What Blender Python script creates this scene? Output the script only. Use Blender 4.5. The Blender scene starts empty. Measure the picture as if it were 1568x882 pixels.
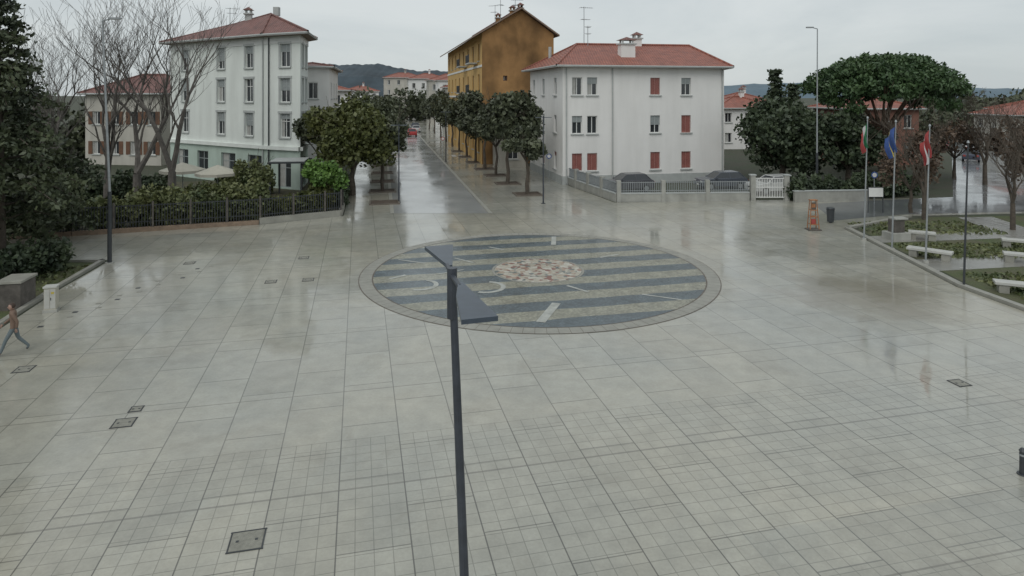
import bpy, math, random
import numpy as np
from mathutils import Vector, Matrix

scene = bpy.context.scene
COL = scene.collection
R = math.radians

# ------------------------------------------------------------------ materials
def new_mat(name):
    m = bpy.data.materials.new(name); m.use_nodes = True
    nt = m.node_tree
    return m, nt, nt.nodes["Principled BSDF"]

def mat(name, col, rough=0.6, var=0.15, scale=2.0, bump=0.0, bscale=30.0, metal=0.0, streak=0.0, spec=0.5, sz=0.12, ss=1.2):
    m, nt, b = new_mat(name)
    b.inputs["Roughness"].default_value = rough
    b.inputs["Metallic"].default_value = metal
    b.inputs["Specular IOR Level"].default_value = spec
    tc = nt.nodes.new("ShaderNodeTexCoord")
    n = nt.nodes.new("ShaderNodeTexNoise"); n.inputs["Scale"].default_value = scale; n.inputs["Detail"].default_value = 7
    n.inputs["Roughness"].default_value = .6
    nt.links.new(tc.outputs["Object"], n.inputs["Vector"])
    r = nt.nodes.new("ShaderNodeValToRGB")
    r.color_ramp.elements[0].position = 0.3; r.color_ramp.elements[1].position = 0.7
    r.color_ramp.elements[0].color = [c*(1-var) for c in col] + [1]
    r.color_ramp.elements[1].color = [min(1, c*(1+var)) for c in col] + [1]
    nt.links.new(n.outputs["Fac"], r.inputs["Fac"])
    out = r.outputs["Color"]
    if streak > 0:
        mp = nt.nodes.new("ShaderNodeMapping"); mp.inputs["Scale"].default_value = (1.0, 1.0, sz)
        nt.links.new(tc.outputs["Object"], mp.inputs["Vector"])
        n2 = nt.nodes.new("ShaderNodeTexNoise"); n2.inputs["Scale"].default_value = ss; n2.inputs["Detail"].default_value = 8
        nt.links.new(mp.outputs["Vector"], n2.inputs["Vector"])
        r2 = nt.nodes.new("ShaderNodeValToRGB")
        r2.color_ramp.elements[0].position = 0.34; r2.color_ramp.elements[1].position = 0.60
        r2.color_ramp.elements[0].color = (1-streak, 1-streak, 1-streak*1.05, 1)
        r2.color_ramp.elements[1].color = (1, 1, 1, 1)
        nt.links.new(n2.outputs["Fac"], r2.inputs["Fac"])
        mx = nt.nodes.new("ShaderNodeMix"); mx.data_type = 'RGBA'; mx.blend_type = 'MULTIPLY'
        mx.inputs["Factor"].default_value = 1
        nt.links.new(out, mx.inputs["A"]); nt.links.new(r2.outputs["Color"], mx.inputs["B"])
        out = mx.outputs["Result"]
    nt.links.new(out, b.inputs["Base Color"])
    if bump > 0:
        n3 = nt.nodes.new("ShaderNodeTexNoise"); n3.inputs["Scale"].default_value = bscale; n3.inputs["Detail"].default_value = 4
        nt.links.new(tc.outputs["Object"], n3.inputs["Vector"])
        bp = nt.nodes.new("ShaderNodeBump"); bp.inputs["Strength"].default_value = bump; bp.inputs["Distance"].default_value = 0.03
        nt.links.new(n3.outputs["Fac"], bp.inputs["Height"]); nt.links.new(bp.outputs["Normal"], b.inputs["Normal"])
    return m

def leaf_mat(name, dark, light, scale=0.9):
    m, nt, b = new_mat(name)
    b.inputs["Roughness"].default_value = 0.5
    b.inputs["Specular IOR Level"].default_value = 0.4
    tc = nt.nodes.new("ShaderNodeTexCoord")
    n = nt.nodes.new("ShaderNodeTexNoise"); n.inputs["Scale"].default_value = scale; n.inputs["Detail"].default_value = 5
    n.inputs["Roughness"].default_value = 0.7
    nt.links.new(tc.outputs["Object"], n.inputs["Vector"])
    r = nt.nodes.new("ShaderNodeValToRGB")
    r.color_ramp.elements[0].position = 0.33; r.color_ramp.elements[1].position = 0.68
    r.color_ramp.elements[0].color = list(dark)+[1]; r.color_ramp.elements[1].color = list(light)+[1]
    nt.links.new(n.outputs["Fac"], r.inputs["Fac"]); nt.links.new(r.outputs["Color"], b.inputs["Base Color"])
    return m

M = {}
M['white_wall'] = mat('white_plaster', (.79,.78,.76), .85, .03, .5, .1, 20, streak=.07)
M['pale_wall'] = mat('pale_plaster', (.73,.765,.73), .85, .04, .5, .1, 20, streak=.09)
M['green_wall'] = mat('ground_floor_render', (.44,.53,.47), .8, .08, .6, .15, 20, streak=.14)
M['cream_wall'] = mat('cream_plaster', (.48,.46,.41), .85, .08, .5, .1, 20, streak=.14)
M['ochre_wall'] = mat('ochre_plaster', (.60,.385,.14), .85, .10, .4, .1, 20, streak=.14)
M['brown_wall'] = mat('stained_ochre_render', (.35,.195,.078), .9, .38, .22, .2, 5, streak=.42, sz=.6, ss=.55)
M['brick_wall'] = mat('brick_render', (.24,.12,.09), .9, .2, 1.5, .2, 20, streak=.2)
M['trim'] = mat('window_frame_paint', (.70,.71,.69), .5, .04)
M['greytrim'] = mat('grey_trim', (.42,.44,.43), .6, .1)
M['glass'] = mat('window_glass', (.03,.035,.04), .08, .3, .4, spec=.8)
M['curtain'] = mat('curtain', (.38,.38,.36), .9, .15, 4)
M['shutter_grey'] = mat('roller_shutter', (.33,.36,.36), .5, .1, 3)
M['shutter_red'] = mat('red_shutter', (.32,.12,.10), .5, .15, 3)
M['shutter_brown'] = mat('brown_shutter', (.14,.07,.04), .6, .2, 3)
M['soffit'] = mat('eave_soffit', (.24,.18,.14), .8, .1)
M['dark_metal'] = mat('dark_metal', (.04,.045,.05), .45, .2, 5)
M['lamp_paint'] = mat('lamp_post_paint', (.045,.052,.065), .4, .25, 8, .05, 60)
M['lamp_top'] = mat('lamp_head_paint', (.055,.072,.095), .35, .2, 6)
M['galv'] = mat('galvanised_steel', (.32,.34,.35), .45, .12, 6, metal=.3)
M['lens'] = mat('lamp_lens', (.55,.56,.55), .2, .05)
M['bark'] = mat('bark', (.085,.07,.055), .9, .35, 4, .5, 12)
M['bark_pale'] = mat('bark_grey', (.105,.095,.085), .9, .35, 3, .4, 12)
M['pinebark'] = mat('pine_bark', (.13,.085,.06), .9, .35, 3, .5, 12)
M['concrete'] = mat('concrete', (.36,.36,.33), .6, .15, 1.5, .2, 30, streak=.2)
M['stone_pale'] = mat('pale_stone', (.48,.48,.45), .45, .12, 2, .15, 30)
M['inlay'] = mat('inlaid_stone', (.38,.39,.36), .45, .25, 3, .15, 30)
M['kerb'] = mat('kerb_stone', (.29,.285,.25), .45, .15, 2, .2, 25)
M['kerb_orange'] = mat('brick_kerb', (.24,.175,.125), .6, .25, 3, .2, 25)
M['bed_edge'] = mat('bed_edging', (.13,.11,.09), .6, .25, 3, .2, 25)
M['soil'] = mat('soil', (.08,.06,.045), .9, .3, 5, .5, 20)
M['leaf_litter'] = mat('leaf_litter', (.075,.07,.04), .9, .5, 3, .5, 12)
M['iron'] = mat('cast_iron_cover', (.24,.235,.20), .45, .22, 12, .4, 60)
M['canvas'] = mat('canvas', (.46,.44,.37), .8, .08, 2)
M['tyre'] = mat('tyre', (.02,.02,.02), .8, .1)
M['skin'] = mat('skin', (.36,.23,.18), .55, .05)
M['hair'] = mat('hair', (.05,.03,.02), .6, .2, 20)
M['orange'] = mat('weathered_orange_paint', (.33,.15,.065), .6, .3, 6)
M['red'] = mat('red_paint', (.36,.07,.06), .45, .1, 4)
M['white'] = mat('white_paint', (.72,.72,.70), .45, .05, 3)
M['worn_white'] = mat('worn_road_paint', (.5,.5,.49), .4, .2, 3)
M['flag_green'] = mat('flag_green', (.03,.20,.09), .8, .1)
M['flag_white'] = mat('flag_white', (.60,.60,.60), .8, .05)
M['flag_red'] = mat('flag_red', (.36,.06,.06), .8, .1)
M['flag_blue'] = mat('flag_blue', (.05,.10,.30), .8, .1)
M['flag_yellow'] = mat('flag_yellow', (.5,.40,.08), .8, .1)

M['leaf_dark'] = leaf_mat('leaf_dark', (.028,.042,.027), (.082,.110,.055))
M['leaf_oak'] = leaf_mat('leaf_holm_oak', (.040,.050,.034), (.120,.135,.076), .8)
M['leaf_olive'] = leaf_mat('leaf_olive', (.045,.060,.020), (.145,.155,.050), .6)
M['leaf_bright'] = leaf_mat('leaf_bright', (.06,.12,.03), (.16,.28,.06), 1.2)
M['leaf_mix'] = leaf_mat('leaf_shrub', (.05,.075,.03), (.18,.19,.08), .6)
M['leaf_pine'] = leaf_mat('leaf_pine', (.026,.056,.024), (.088,.145,.055), .55)
M['leaf_cedar'] = leaf_mat('leaf_cedar', (.028,.040,.026), (.105,.125,.062), .6)
M['leaf_red'] = leaf_mat('leaf_reddish', (.065,.048,.035), (.16,.110,.075), .8)

def roof_mat(name, ca, cb_):
    m, nt, b = new_mat(name)
    b.inputs["Roughness"].default_value = .55
    tc = nt.nodes.new("ShaderNodeTexCoord")
    n = nt.nodes.new("ShaderNodeTexNoise"); n.inputs["Scale"].default_value = 1.2; n.inputs["Detail"].default_value = 9; n.inputs["Roughness"].default_value = .7
    nt.links.new(tc.outputs["Object"], n.inputs["Vector"])
    r = nt.nodes.new("ShaderNodeValToRGB")
    r.color_ramp.elements[0].position = .3; r.color_ramp.elements[0].color = ca+(1,)
    r.color_ramp.elements[1].position = .7; r.color_ramp.elements[1].color = cb_+(1,)
    nt.links.new(n.outputs["Fac"], r.inputs["Fac"])
    w = nt.nodes.new("ShaderNodeTexWave"); w.bands_direction = 'X'; w.inputs["Scale"].default_value = 1.3; w.inputs["Distortion"].default_value = .5
    nt.links.new(tc.outputs["Object"], w.inputs["Vector"])
    w2 = nt.nodes.new("ShaderNodeTexWave"); w2.bands_direction = 'Z'; w2.inputs["Scale"].default_value = 3; w2.inputs["Distortion"].default_value = .5
    nt.links.new(tc.outputs["Object"], w2.inputs["Vector"])
    ad = nt.nodes.new("ShaderNodeMath"); ad.operation = 'MULTIPLY_ADD'; ad.inputs[1].default_value = .5
    nt.links.new(w2.outputs["Fac"], ad.inputs[0]); nt.links.new(w.outputs["Fac"], ad.inputs[2])
    mp = nt.nodes.new("ShaderNodeMapRange"); mp.inputs["From Max"].default_value = 1.5; mp.inputs["To Min"].default_value = .65; mp.inputs["To Max"].default_value = 1.1
    nt.links.new(ad.outputs[0], mp.inputs["Value"])
    mx = nt.nodes.new("ShaderNodeMix"); mx.data_type = 'RGBA'; mx.blend_type = 'MULTIPLY'; mx.inputs["Factor"].default_value = 1
    nt.links.new(r.outputs["Color"], mx.inputs["A"]); nt.links.new(mp.outputs[0], mx.inputs["B"])
    nt.links.new(mx.outputs["Result"], b.inputs["Base Color"])
    bp = nt.nodes.new("ShaderNodeBump"); bp.inputs["Strength"].default_value = .6; bp.inputs["Distance"].default_value = .05
    nt.links.new(ad.outputs[0], bp.inputs["Height"]); nt.links.new(bp.outputs["Normal"], b.inputs["Normal"])
    return m
M['roof'] = roof_mat('terracotta_tiles', (.20,.075,.055), (.41,.145,.10))
M['roof_old'] = roof_mat('old_terracotta_tiles', (.13,.06,.05), (.27,.12,.10))

ALPHA = math.atan(.234)

class NT:
    """tiny node helper"""
    def __init__(s, nt): s.nt = nt
    def n(s, t, **k):
        x = s.nt.nodes.new(t)
        for a, v in k.items(): setattr(x, a, v)
        return x
    def l(s, a, b): s.nt.links.new(a, b)
    def math(s, op, a, b=None, c=None):
        x = s.n("ShaderNodeMath", operation=op)
        for i, v in enumerate((a, b, c)):
            if v is None: continue
            if isinstance(v, (int, float)): x.inputs[i].default_value = v
            else: s.l(v, x.inputs[i])
        return x.outputs[0]
    def mix(s, f, a, b, mode='MIX'):
        x = s.n("ShaderNodeMix", data_type='RGBA', blend_type=mode)
        for k, v in (("Factor", f), ("A", a), ("B", b)):
            if isinstance(v, (int, float)): x.inputs[k].default_value = v
            elif isinstance(v, tuple): x.inputs[k].default_value = v
            else: s.l(v, x.inputs[k])
        return x.outputs["Result"]
    def noise(s, vec, scale, detail=5, rough=.5, dist=0):
        x = s.n("ShaderNodeTexNoise"); x.inputs["Scale"].default_value = scale; x.inputs["Detail"].default_value = detail
        x.inputs["Roughness"].default_value = rough; x.inputs["Distortion"].default_value = dist
        s.l(vec, x.inputs["Vector"]); return x.outputs["Fac"]
    def rng(s, v, a, b, c, d, smooth=False):
        x = s.n("ShaderNodeMapRange");
        if smooth: x.interpolation_type = 'SMOOTHSTEP'
        s.l(v, x.inputs["Value"])
        for k, q in (("From Min", a), ("From Max", b), ("To Min", c), ("To Max", d)): x.inputs[k].default_value = q
        return x.outputs[0]
    def grey(s, v):
        cb = s.n("ShaderNodeCombineXYZ")
        for i in range(3): s.l(v, cb.inputs[i])
        return cb.outputs[0]

def grid_uv(h):
    tc = h.n("ShaderNodeTexCoord")
    mp = h.n("ShaderNodeMapping"); mp.inputs["Rotation"].default_value = (0, 0, -ALPHA)
    h.l(tc.outputs["Object"], mp.inputs["Vector"])
    sp = h.n("ShaderNodeSeparateXYZ"); h.l(mp.outputs["Vector"], sp.inputs[0])
    return tc.outputs["Object"], sp.outputs["X"], sp.outputs["Y"]

def brick(h, vec, w, rh, mortar, c1, c2, mc, off=.5):
    x = h.n("ShaderNodeTexBrick", offset=off)
    h.l(vec, x.inputs["Vector"])
    x.inputs["Scale"].default_value = 1; x.inputs["Brick Width"].default_value = w; x.inputs["Row Height"].default_value = rh
    x.inputs["Mortar Size"].default_value = mortar; x.inputs["Mortar Smooth"].default_value = .3
    x.inputs["Color1"].default_value = c1; x.inputs["Color2"].default_value = c2; x.inputs["Mortar"].default_value = mc
    return x

def wet(h, b, obj, lo=.06, hi=.34, scale=.22, w=.9, ior=1.36):
    """film of rain water: clear coat with patchy roughness"""
    n = h.noise(obj, scale, 6, .6, .5); n2 = h.noise(obj, 2.2, 5, .6)
    f = h.math('ADD', h.math('MULTIPLY', n, .75), h.math('MULTIPLY', n2, .25))
    b.inputs["Coat Weight"].default_value = w; b.inputs["Coat IOR"].default_value = ior
    h.l(h.rng(f, .40, .60, lo, hi), b.inputs["Coat Roughness"])
    return f

def plaza_mat():
    m, nt, b = new_mat('wet_stone_paving'); h = NT(nt)
    obj, u, v = grid_uv(h)
    cb = h.n("ShaderNodeCombineXYZ")
    h.l(h.math('ADD', v, 200.9), cb.inputs[0]); h.l(h.math('ADD', u, 131.4), cb.inputs[1])
    vec = cb.outputs[0]
    g = lambda x: (x, x, x, 1)
    big = brick(h, vec, 2.25, 1.31, .016, g(1.05), g(.91), g(.48))
    small = brick(h, vec, .3275, .3275, .010, g(1.02), g(.95), g(.62), off=0)
    zs = h.math('LESS_THAN', v, 15.6)
    zd = h.math('MULTIPLY', h.math('LESS_THAN', v, 10.6), h.math('GREATER_THAN', u, 6.78))
    detail = h.mix(zs, (1.0,1.0,1.0,1), small.outputs["Color"])
    n1 = h.noise(obj, .14, 6, .6, .4)
    n2 = h.noise(obj, 1.7, 8, .65)
    base = h.mix(h.rng(n1, .35, .65, 0, 1), (.405,.385,.315,1), (.325,.33,.292,1))
    base = h.mix(1.0, base, big.outputs["Color"], 'MULTIPLY')
    base = h.mix(1.0, base, detail, 'MULTIPLY')
    base = h.mix(h.math('MULTIPLY', zd, .22), base, (.23,.25,.24,1))
    fr = h.math('FRACT', h.math('DIVIDE', h.math('ADD', v, 200-15.6+4.5*10-.02), 4.5))
    ln = h.math('LESS_THAN', fr, .009)
    base = h.mix(h.math('MULTIPLY', ln, .55), base, (.11,.10,.085,1))
    base = h.mix(1.0, base, h.grey(h.rng(n2, .3, .7, .84, 1.1)), 'MULTIPLY')
    n6 = h.noise(obj, 14, 4, .7)
    base = h.mix(1.0, base, h.grey(h.rng(n6, .3, .7, .93, 1.06)), 'MULTIPLY')
    n4 = h.noise(obj, .42, 8, .72, .6)
    base = h.mix(h.rng(n4, .55, .74, 0, .5), base, (.19,.17,.13,1))
    sp = h.n("ShaderNodeSeparateXYZ"); h.l(obj, sp.inputs[0])
    n5 = h.noise(obj, .5, 5, .6)
    dx = h.math('DIVIDE', h.math('SUBTRACT', sp.outputs["X"], 14.0), 3.6); dy = h.math('DIVIDE', h.math('SUBTRACT', sp.outputs["Y"], 26.0), 3.2)
    rr = h.math('ADD', h.math('SQRT', h.math('ADD', h.math('MULTIPLY', dx, dx), h.math('MULTIPLY', dy, dy))), h.math('MULTIPLY', n5, 1.6))
    base = h.mix(h.rng(rr, 1.45, 1.75, .55, 0), base, (.215,.19,.145,1))
    h.l(base, b.inputs["Base Color"])
    b.inputs["Roughness"].default_value = .5
    f = wet(h, b, obj, .04, .27, .2, 1.0, 1.5)
    b.inputs["Specular IOR Level"].default_value = .35
    bp = h.n("ShaderNodeBump"); bp.inputs["Strength"].default_value = .22; bp.inputs["Distance"].default_value = .02
    h.l(h.math('ADD', h.noise(obj, 3.0, 6, .6), big.outputs["Fac"]), bp.inputs["Height"])
    h.l(bp.outputs["Normal"], b.inputs["Normal"])
    bc = h.n("ShaderNodeBump"); bc.inputs["Strength"].default_value = .08; bc.inputs["Distance"].default_value = .012
    h.l(h.noise(obj, 2.0, 5, .6), bc.inputs["Height"]); h.l(bc.outputs["Normal"], b.inputs["Coat Normal"])
    return m
M['plaza'] = plaza_mat()

def mosaic_mat():
    m, nt, b = new_mat('pebble_mosaic_bands'); h = NT(nt)
    obj, u, v = grid_uv(h)
    wob = h.math('MULTIPLY', h.noise(obj, .5, 3), .25)
    fr = h.math('FRACT', h.math('DIVIDE', h.math('ADD', h.math('ADD', v, wob), 100.35), 1.98))
    band = h.math('GREATER_THAN', fr, .5)
    c = h.mix(band, (.085,.115,.13,1), (.29,.285,.22,1))
    vo = h.n("ShaderNodeTexVoronoi"); vo.inputs["Scale"].default_value = 9; h.l(obj, vo.inputs["Vector"])
    k = h.rng(vo.outputs["Distance"], 0, .7, 1.2, .7)
    n = h.rng(h.noise(obj, 1.6, 7, .7), .3, .7, .70, 1.28)
    c = h.mix(1.0, c, h.grey(h.math('MULTIPLY', k, n)), 'MULTIPLY')
    h.l(c, b.inputs["Base Color"]); b.inputs["Roughness"].default_value = .55
    wet(h, b, obj, .12, .4, .3, .7)
    bp = h.n("ShaderNodeBump"); bp.inputs["Strength"].default_value = .4; bp.inputs["Distance"].default_value = .02
    h.l(vo.outputs["Distance"], bp.inputs["Height"]); h.l(bp.outputs["Normal"], b.inputs["Normal"])
    return m
M['mosaic'] = mosaic_mat()

def medallion_mat():
    m, nt, b = new_mat('medallion_mosaic'); h = NT(nt)
    tc = h.n("ShaderNodeTexCoord"); obj = tc.outputs["Object"]
    vo = h.n("ShaderNodeTexVoronoi"); vo.inputs["Scale"].default_value = 5; h.l(obj, vo.inputs["Vector"])
    r = h.n("ShaderNodeValToRGB"); r.color_ramp.interpolation = 'CONSTANT'
    e = r.color_ramp.elements
    e[0].position = 0; e[0].color = (.38,.35,.28,1)
    e[1].position = .3; e[1].color = (.22,.10,.075,1)
    for p, c in ((.45,(.44,.41,.34,1)), (.60,(.12,.14,.135,1)), (.72,(.36,.27,.20,1)), (.86,(.50,.48,.42,1))):
        q = e.new(p); q.color = c
    sp = h.n("ShaderNodeSeparateColor"); h.l(vo.outputs["Color"], sp.inputs[0])
    h.l(sp.outputs[0], r.inputs["Fac"])
    h.l(r.outputs["Color"], b.inputs["Base Color"]); b.inputs["Roughness"].default_value = .5
    wet(h, b, obj, .15, .4, .4, .6)
    return m
M['medal'] = medallion_mat()

def wet_road_mat(name, col, rlo, rhi):
    m, nt, b = new_mat(name); h = NT(nt)
    tc = h.n("ShaderNodeTexCoord"); obj = tc.outputs["Object"]
    n = h.noise(obj, .35, 7, .65, .3); n2 = h.noise(obj, 40, 3)
    c = h.mix(h.rng(n, .3, .7, 0, 1), tuple(x*.85 for x in col)+(1,), tuple(x*1.12 for x in col)+(1,))
    h.l(c, b.inputs["Base Color"]); b.inputs["Roughness"].default_value = .5
    wet(h, b, obj, rlo, rhi, .25, 1.0, 1.5)
    bp = h.n("ShaderNodeBump"); bp.inputs["Strength"].default_value = .12; bp.inputs["Distance"].default_value = .01
    h.l(n2, bp.inputs["Height"]); h.l(bp.outputs["Normal"], b.inputs["Normal"])
    return m
M['road'] = wet_road_mat('wet_street_paving', (.33,.335,.325), .04, .2)
M['asphalt'] = wet_road_mat('wet_asphalt', (.16,.17,.175), .04, .2)
M['path'] = wet_road_mat('wet_path', (.24,.235,.21), .1, .35)

def grass_mat(name, a, bb, dirt):
    m, nt, b = new_mat(name); h = NT(nt)
    tc = h.n("ShaderNodeTexCoord"); obj = tc.outputs["Object"]
    n = h.noise(obj, .4, 8, .7); n2 = h.noise(obj, 6, 6, .7)
    c = h.mix(h.rng(n2, .3, .7, 0, 1), a+(1,), bb+(1,))
    c = h.mix(h.rng(n, .42, .62, 0, .85), c, dirt+(1,))
    h.l(c, b.inputs["Base Color"]); b.inputs["Roughness"].default_value = .85
    bp = h.n("ShaderNodeBump"); bp.inputs["Strength"].default_value = .8; bp.inputs["Distance"].default_value = .06
    h.l(n2, bp.inputs["Height"]); h.l(bp.outputs["Normal"], b.inputs["Normal"])
    return m
M['lawn'] = grass_mat('lawn_grass', (.050,.068,.028), (.095,.118,.042), (.10,.085,.055))
M['terrain'] = grass_mat('terrain_grass', (.04,.05,.03), (.06,.075,.04), (.065,.06,.045))
M['hill'] = mat('wooded_hill', (.050,.068,.082), .95, .4, .02)  # bluish tint is atmospheric haze painted into the base colour
M['hill_far'] = mat('hazy_far_hill', (.12,.17,.21), .95, .15, .01)  # paler blue: distance haze painted into the colour, no volume

# ------------------------------------------------------------------ mesh builder
class MB:
    def __init__(s): s.v=[]; s.f=[]; s.m=[]; s.mats=[]
    def mi(s, k):
        mt = M[k] if isinstance(k, str) else k
        if mt not in s.mats: s.mats.append(mt)
        return s.mats.index(mt)
    def poly(s, pts, k):
        i = len(s.v); s.v += [tuple(p) for p in pts]; s.f.append(tuple(range(i, i+len(pts)))); s.m.append(s.mi(k))
    def box(s, c, d, k, rz=0, mtx=None):
        rot = mtx if mtx is not None else Matrix.Rotation(rz, 3, 'Z')
        i = len(s.v)
        for z in (-.5,.5):
            for x, y in ((-.5,-.5),(.5,-.5),(.5,.5),(-.5,.5)):
                p = rot @ Vector((x*d[0], y*d[1], z*d[2])); s.v.append((c[0]+p.x, c[1]+p.y, c[2]+p.z))
        q = s.mi(k)
        for f in ((3,2,1,0),(4,5,6,7),(0,1,5,4),(1,2,6,5),(2,3,7,6),(3,0,4,7)):
            s.f.append(tuple(i+a for a in f)); s.m.append(q)
    def obox(s, P, d, n, u0, u1, z0, z1, o0, o1, k):
        i = len(s.v)
        for z in (z0, z1):
            for u, o in ((u0,o1),(u1,o1),(u1,o0),(u0,o0)):
                s.v.append((P[0]+d[0]*u+n[0]*o, P[1]+d[1]*u+n[1]*o, z))
        q = s.mi(k)
        for f in ((3,2,1,0),(4,5,6,7),(0,1,5,4),(1,2,6,5),(2,3,7,6),(3,0,4,7)):
            s.f.append(tuple(i+a for a in f)); s.m.append(q)
    def prism(s, pts, z0, z1, k, top=None):
        n = len(pts)
        for a in range(n):
            p, q = pts[a], pts[(a+1)%n]
            s.poly([(p[0],p[1],z0),(q[0],q[1],z0),(q[0],q[1],z1),(p[0],p[1],z1)], k)
        s.poly([(p[0],p[1],z1) for p in pts], top or k)
        s.poly([(p[0],p[1],z0) for p in reversed(pts)], k)
    def tube(s, p0, p1, r0, r1, k, n=6, cap=False):
        p0, p1 = Vector(p0), Vector(p1); d = p1-p0
        if d.length < 1e-6: return
        d.normalize()
        a = d.orthogonal().normalized(); b = d.cross(a)
        i = len(s.v); q = s.mi(k)
        for p, r in ((p0,r0),(p1,r1)):
            for t in range(n):
                w = 2*math.pi*t/n; s.v.append(tuple(p + a*(r*math.cos(w)) + b*(r*math.sin(w))))
        for t in range(n):
            s.f.append((i+t, i+(t+1)%n, i+n+(t+1)%n, i+n+t)); s.m.append(q)
        if cap:
            s.f.append(tuple(i+n+t for t in range(n))); s.m.append(q)
            s.f.append(tuple(i+t for t in reversed(range(n)))); s.m.append(q)
    def mesh(s, name):
        me = bpy.data.meshes.new(name); me.from_pydata(s.v, [], s.f)
        for m_ in s.mats: me.materials.append(m_)
        me.polygons.foreach_set("material_index", s.m); me.update()
        return me
    def obj(s, name, parent=None, smooth=False, bevel=0):
        o = bpy.data.objects.new(name, s.mesh(name)); COL.objects.link(o)
        if parent: o.parent = parent
        if smooth: o.data.polygons.foreach_set("use_smooth", [True]*len(o.data.polygons))
        if bevel:
            bv = o.modifiers.new("bevel", 'BEVEL'); bv.width = bevel; bv.segments = 2; bv.limit_method = 'ANGLE'
        return o

def empty(name, loc=(0,0,0), rz=0):
    o = bpy.data.objects.new(name, None); o.location = loc; o.rotation_euler = (0,0,rz); o.empty_display_size = .5
    COL.objects.link(o); return o

def sheet(name, pts, z, k):
    mb = MB(); mb.poly([(p[0],p[1],z) for p in pts], k); return mb.obj(name)

# ------------------------------------------------------------------ ground
mb = MB(); S = 4000
mb.poly([(-S,-S,0),(S,-S,0),(S,S,0),(-S,S,0)], 'terrain'); mb.obj('ground')
sheet('plaza_paving', [(-22,-25),(30,-25),(22,5),(19.4,18),(18.9,24),(18.5,27.2),(19.2,33.4),(19.8,39),(26,43),(60,47),(60,52),(24,50),
      (7.6,48.4),(5.0,57.4),(-33,248),(-55,250),(-16.0,66.7),(-11.1,43),(-15.4,40.2),(-24.8,37.1),(-60,30),(-60,27.5),(-26,31.5),(-19.4,31.6),(-18.6,27),(-17.4,22),(-19,14),(-22,5)], .006, 'plaza')
sd = (-.2, 1.0)   # street direction
def along(x, y, t): return (x+sd[0]*t, y+sd[1]*t)
sheet('street_road', [(-8.0,44),(-1.6,44),along(-1.6,44,207),along(-8.0,44,207)], .012, 'road')
sheet('side_road', [(20.5,41.5),(26,43.6),(80,50),(80,62),(27,49.2),(22,47.8)], .012, 'asphalt')
sheet('side_road', [(31.5,46.6),(38.5,47.4),(150,207),(139,207)], .018, 'asphalt')
mb = MB()
for x0 in (-8.2,-1.55):
    mb.poly([(x0,44,.018),(x0+.25,44,.018),(*along(x0+.25,44,190),.018),(*along(x0,44,190),.018)], 'kerb')
mb.obj('street_kerb')
mb = MB()
for k in range(6):
    x = -7.6+k*.95; p = along(x, 84, 0); mb.poly([(p[0],p[1],.02),(p[0]+.5,p[1]+.1,.02),(p[0]+.0,p[1]+2.6,.02),(p[0]-.5,p[1]+2.5,.02)], 'worn_white')
mb.obj('pedestrian_crossing')

sheet('park_lawn', [(19.6,24),(60,14),(70,46),(27,42.6),(20.6,38.8),(19.9,33.4),(19.2,27.2)], .006, 'lawn')
for i, pts in enumerate(([(19.3,29.6),(42,33.5),(42,35.6),(19.4,31.6)], [(19.9,35.2),(45,39),(45,41.0),(20,36.8)], [(25.5,24.5),(28.4,24.3),(31.4,42.7),(29,42.5)])):
    sheet('park_path', pts, .012+i*.004, 'path')
sheet('garden_lawn', [(-19.6,31.3),(-26,31.2),(-60,27),(-60,5),(-24,5),(-19.4,14),(-17.8,22),(-19,27)], .008, 'lawn')
sheet('garden_soil', [(-11.4,43.2),(-16.4,66),(-30,60),(-60,50),(-60,31),(-25,37.4),(-15.6,40.6)], .008, 'leaf_litter')
mb = MB()
edge = [(19.3,18),(18.95,24),(18.55,27.2),(19.25,33.4),(19.85,39),(26,42.9)]
for a, b_ in zip(edge[:-1], edge[1:]):
    a, b_ = Vector(a), Vector(b_); d = (b_-a); L = d.length; d /= L
    mb.obox(a, d, (d.y,-d.x), 0, L-.01, 0, .13, -.0, .28, 'kerb')
mb.obj('lawn_kerb')
mb = MB()
edge = [(-17.5,22),(-18.7,27),(-19.5,31.3),(-26,31.3)]
for a, b_ in zip(edge[:-1], edge[1:]):
    a, b_ = Vector(a), Vector(b_); d = (b_-a); L = d.length; d /= L
    mb.obox(a, d, (d.y,-d.x), 0, L-.01, 0, .13, -.2, .0, 'kerb')
mb.obj('garden_kerb')

# medallion circle
cx, cy = 1.18, 29.75
def disc(name, r, z, k, r0=0, n=120):
    mb = MB()
    if r0 == 0: mb.poly([(r*math.cos(2*math.pi*i/n), r*math.sin(2*math.pi*i/n), 0) for i in range(n)], k)
    else:
        for i in range(n):
            a, b_ = 2*math.pi*i/n, 2*math.pi*(i+.965)/n
            mb.poly([(r0*math.cos(a),r0*math.sin(a),0),(r*math.cos(a),r*math.sin(a),0),(r*math.cos(b_),r*math.sin(b_),0),(r0*math.cos(b_),r0*math.sin(b_),0)], k)
    o = mb.obj(name); o.location = (cx, cy, z); return o
circle = empty('mosaic_circle')
for nm, r, z, k, r0 in (('dark_bed',7.97,.012,'bed_edge',0), ('stone_ring',7.93,.017,'kerb',7.40), ('banded_mosaic',7.34,.016,'mosaic',0),
                    ('medallion_border',2.10,.021,'kerb',2.0), ('medallion',1.98,.022,'medal',0), ('medallion_inner_ring',1.1,.027,'kerb',1.02)):
    o = disc(nm, r, z, k, r0); o.parent = circle
mb = MB()
def stroke(p, q, w=.22, z=.024):
    p, q = Vector(p), Vector(q); d = (q-p).normalized(); n = Vector((-d.y, d.x))*w/2
    mb.poly([(*(p-n),z),(*(q-n),z),(*(q+n),z),(*(p+n),z)], 'inlay')
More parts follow.
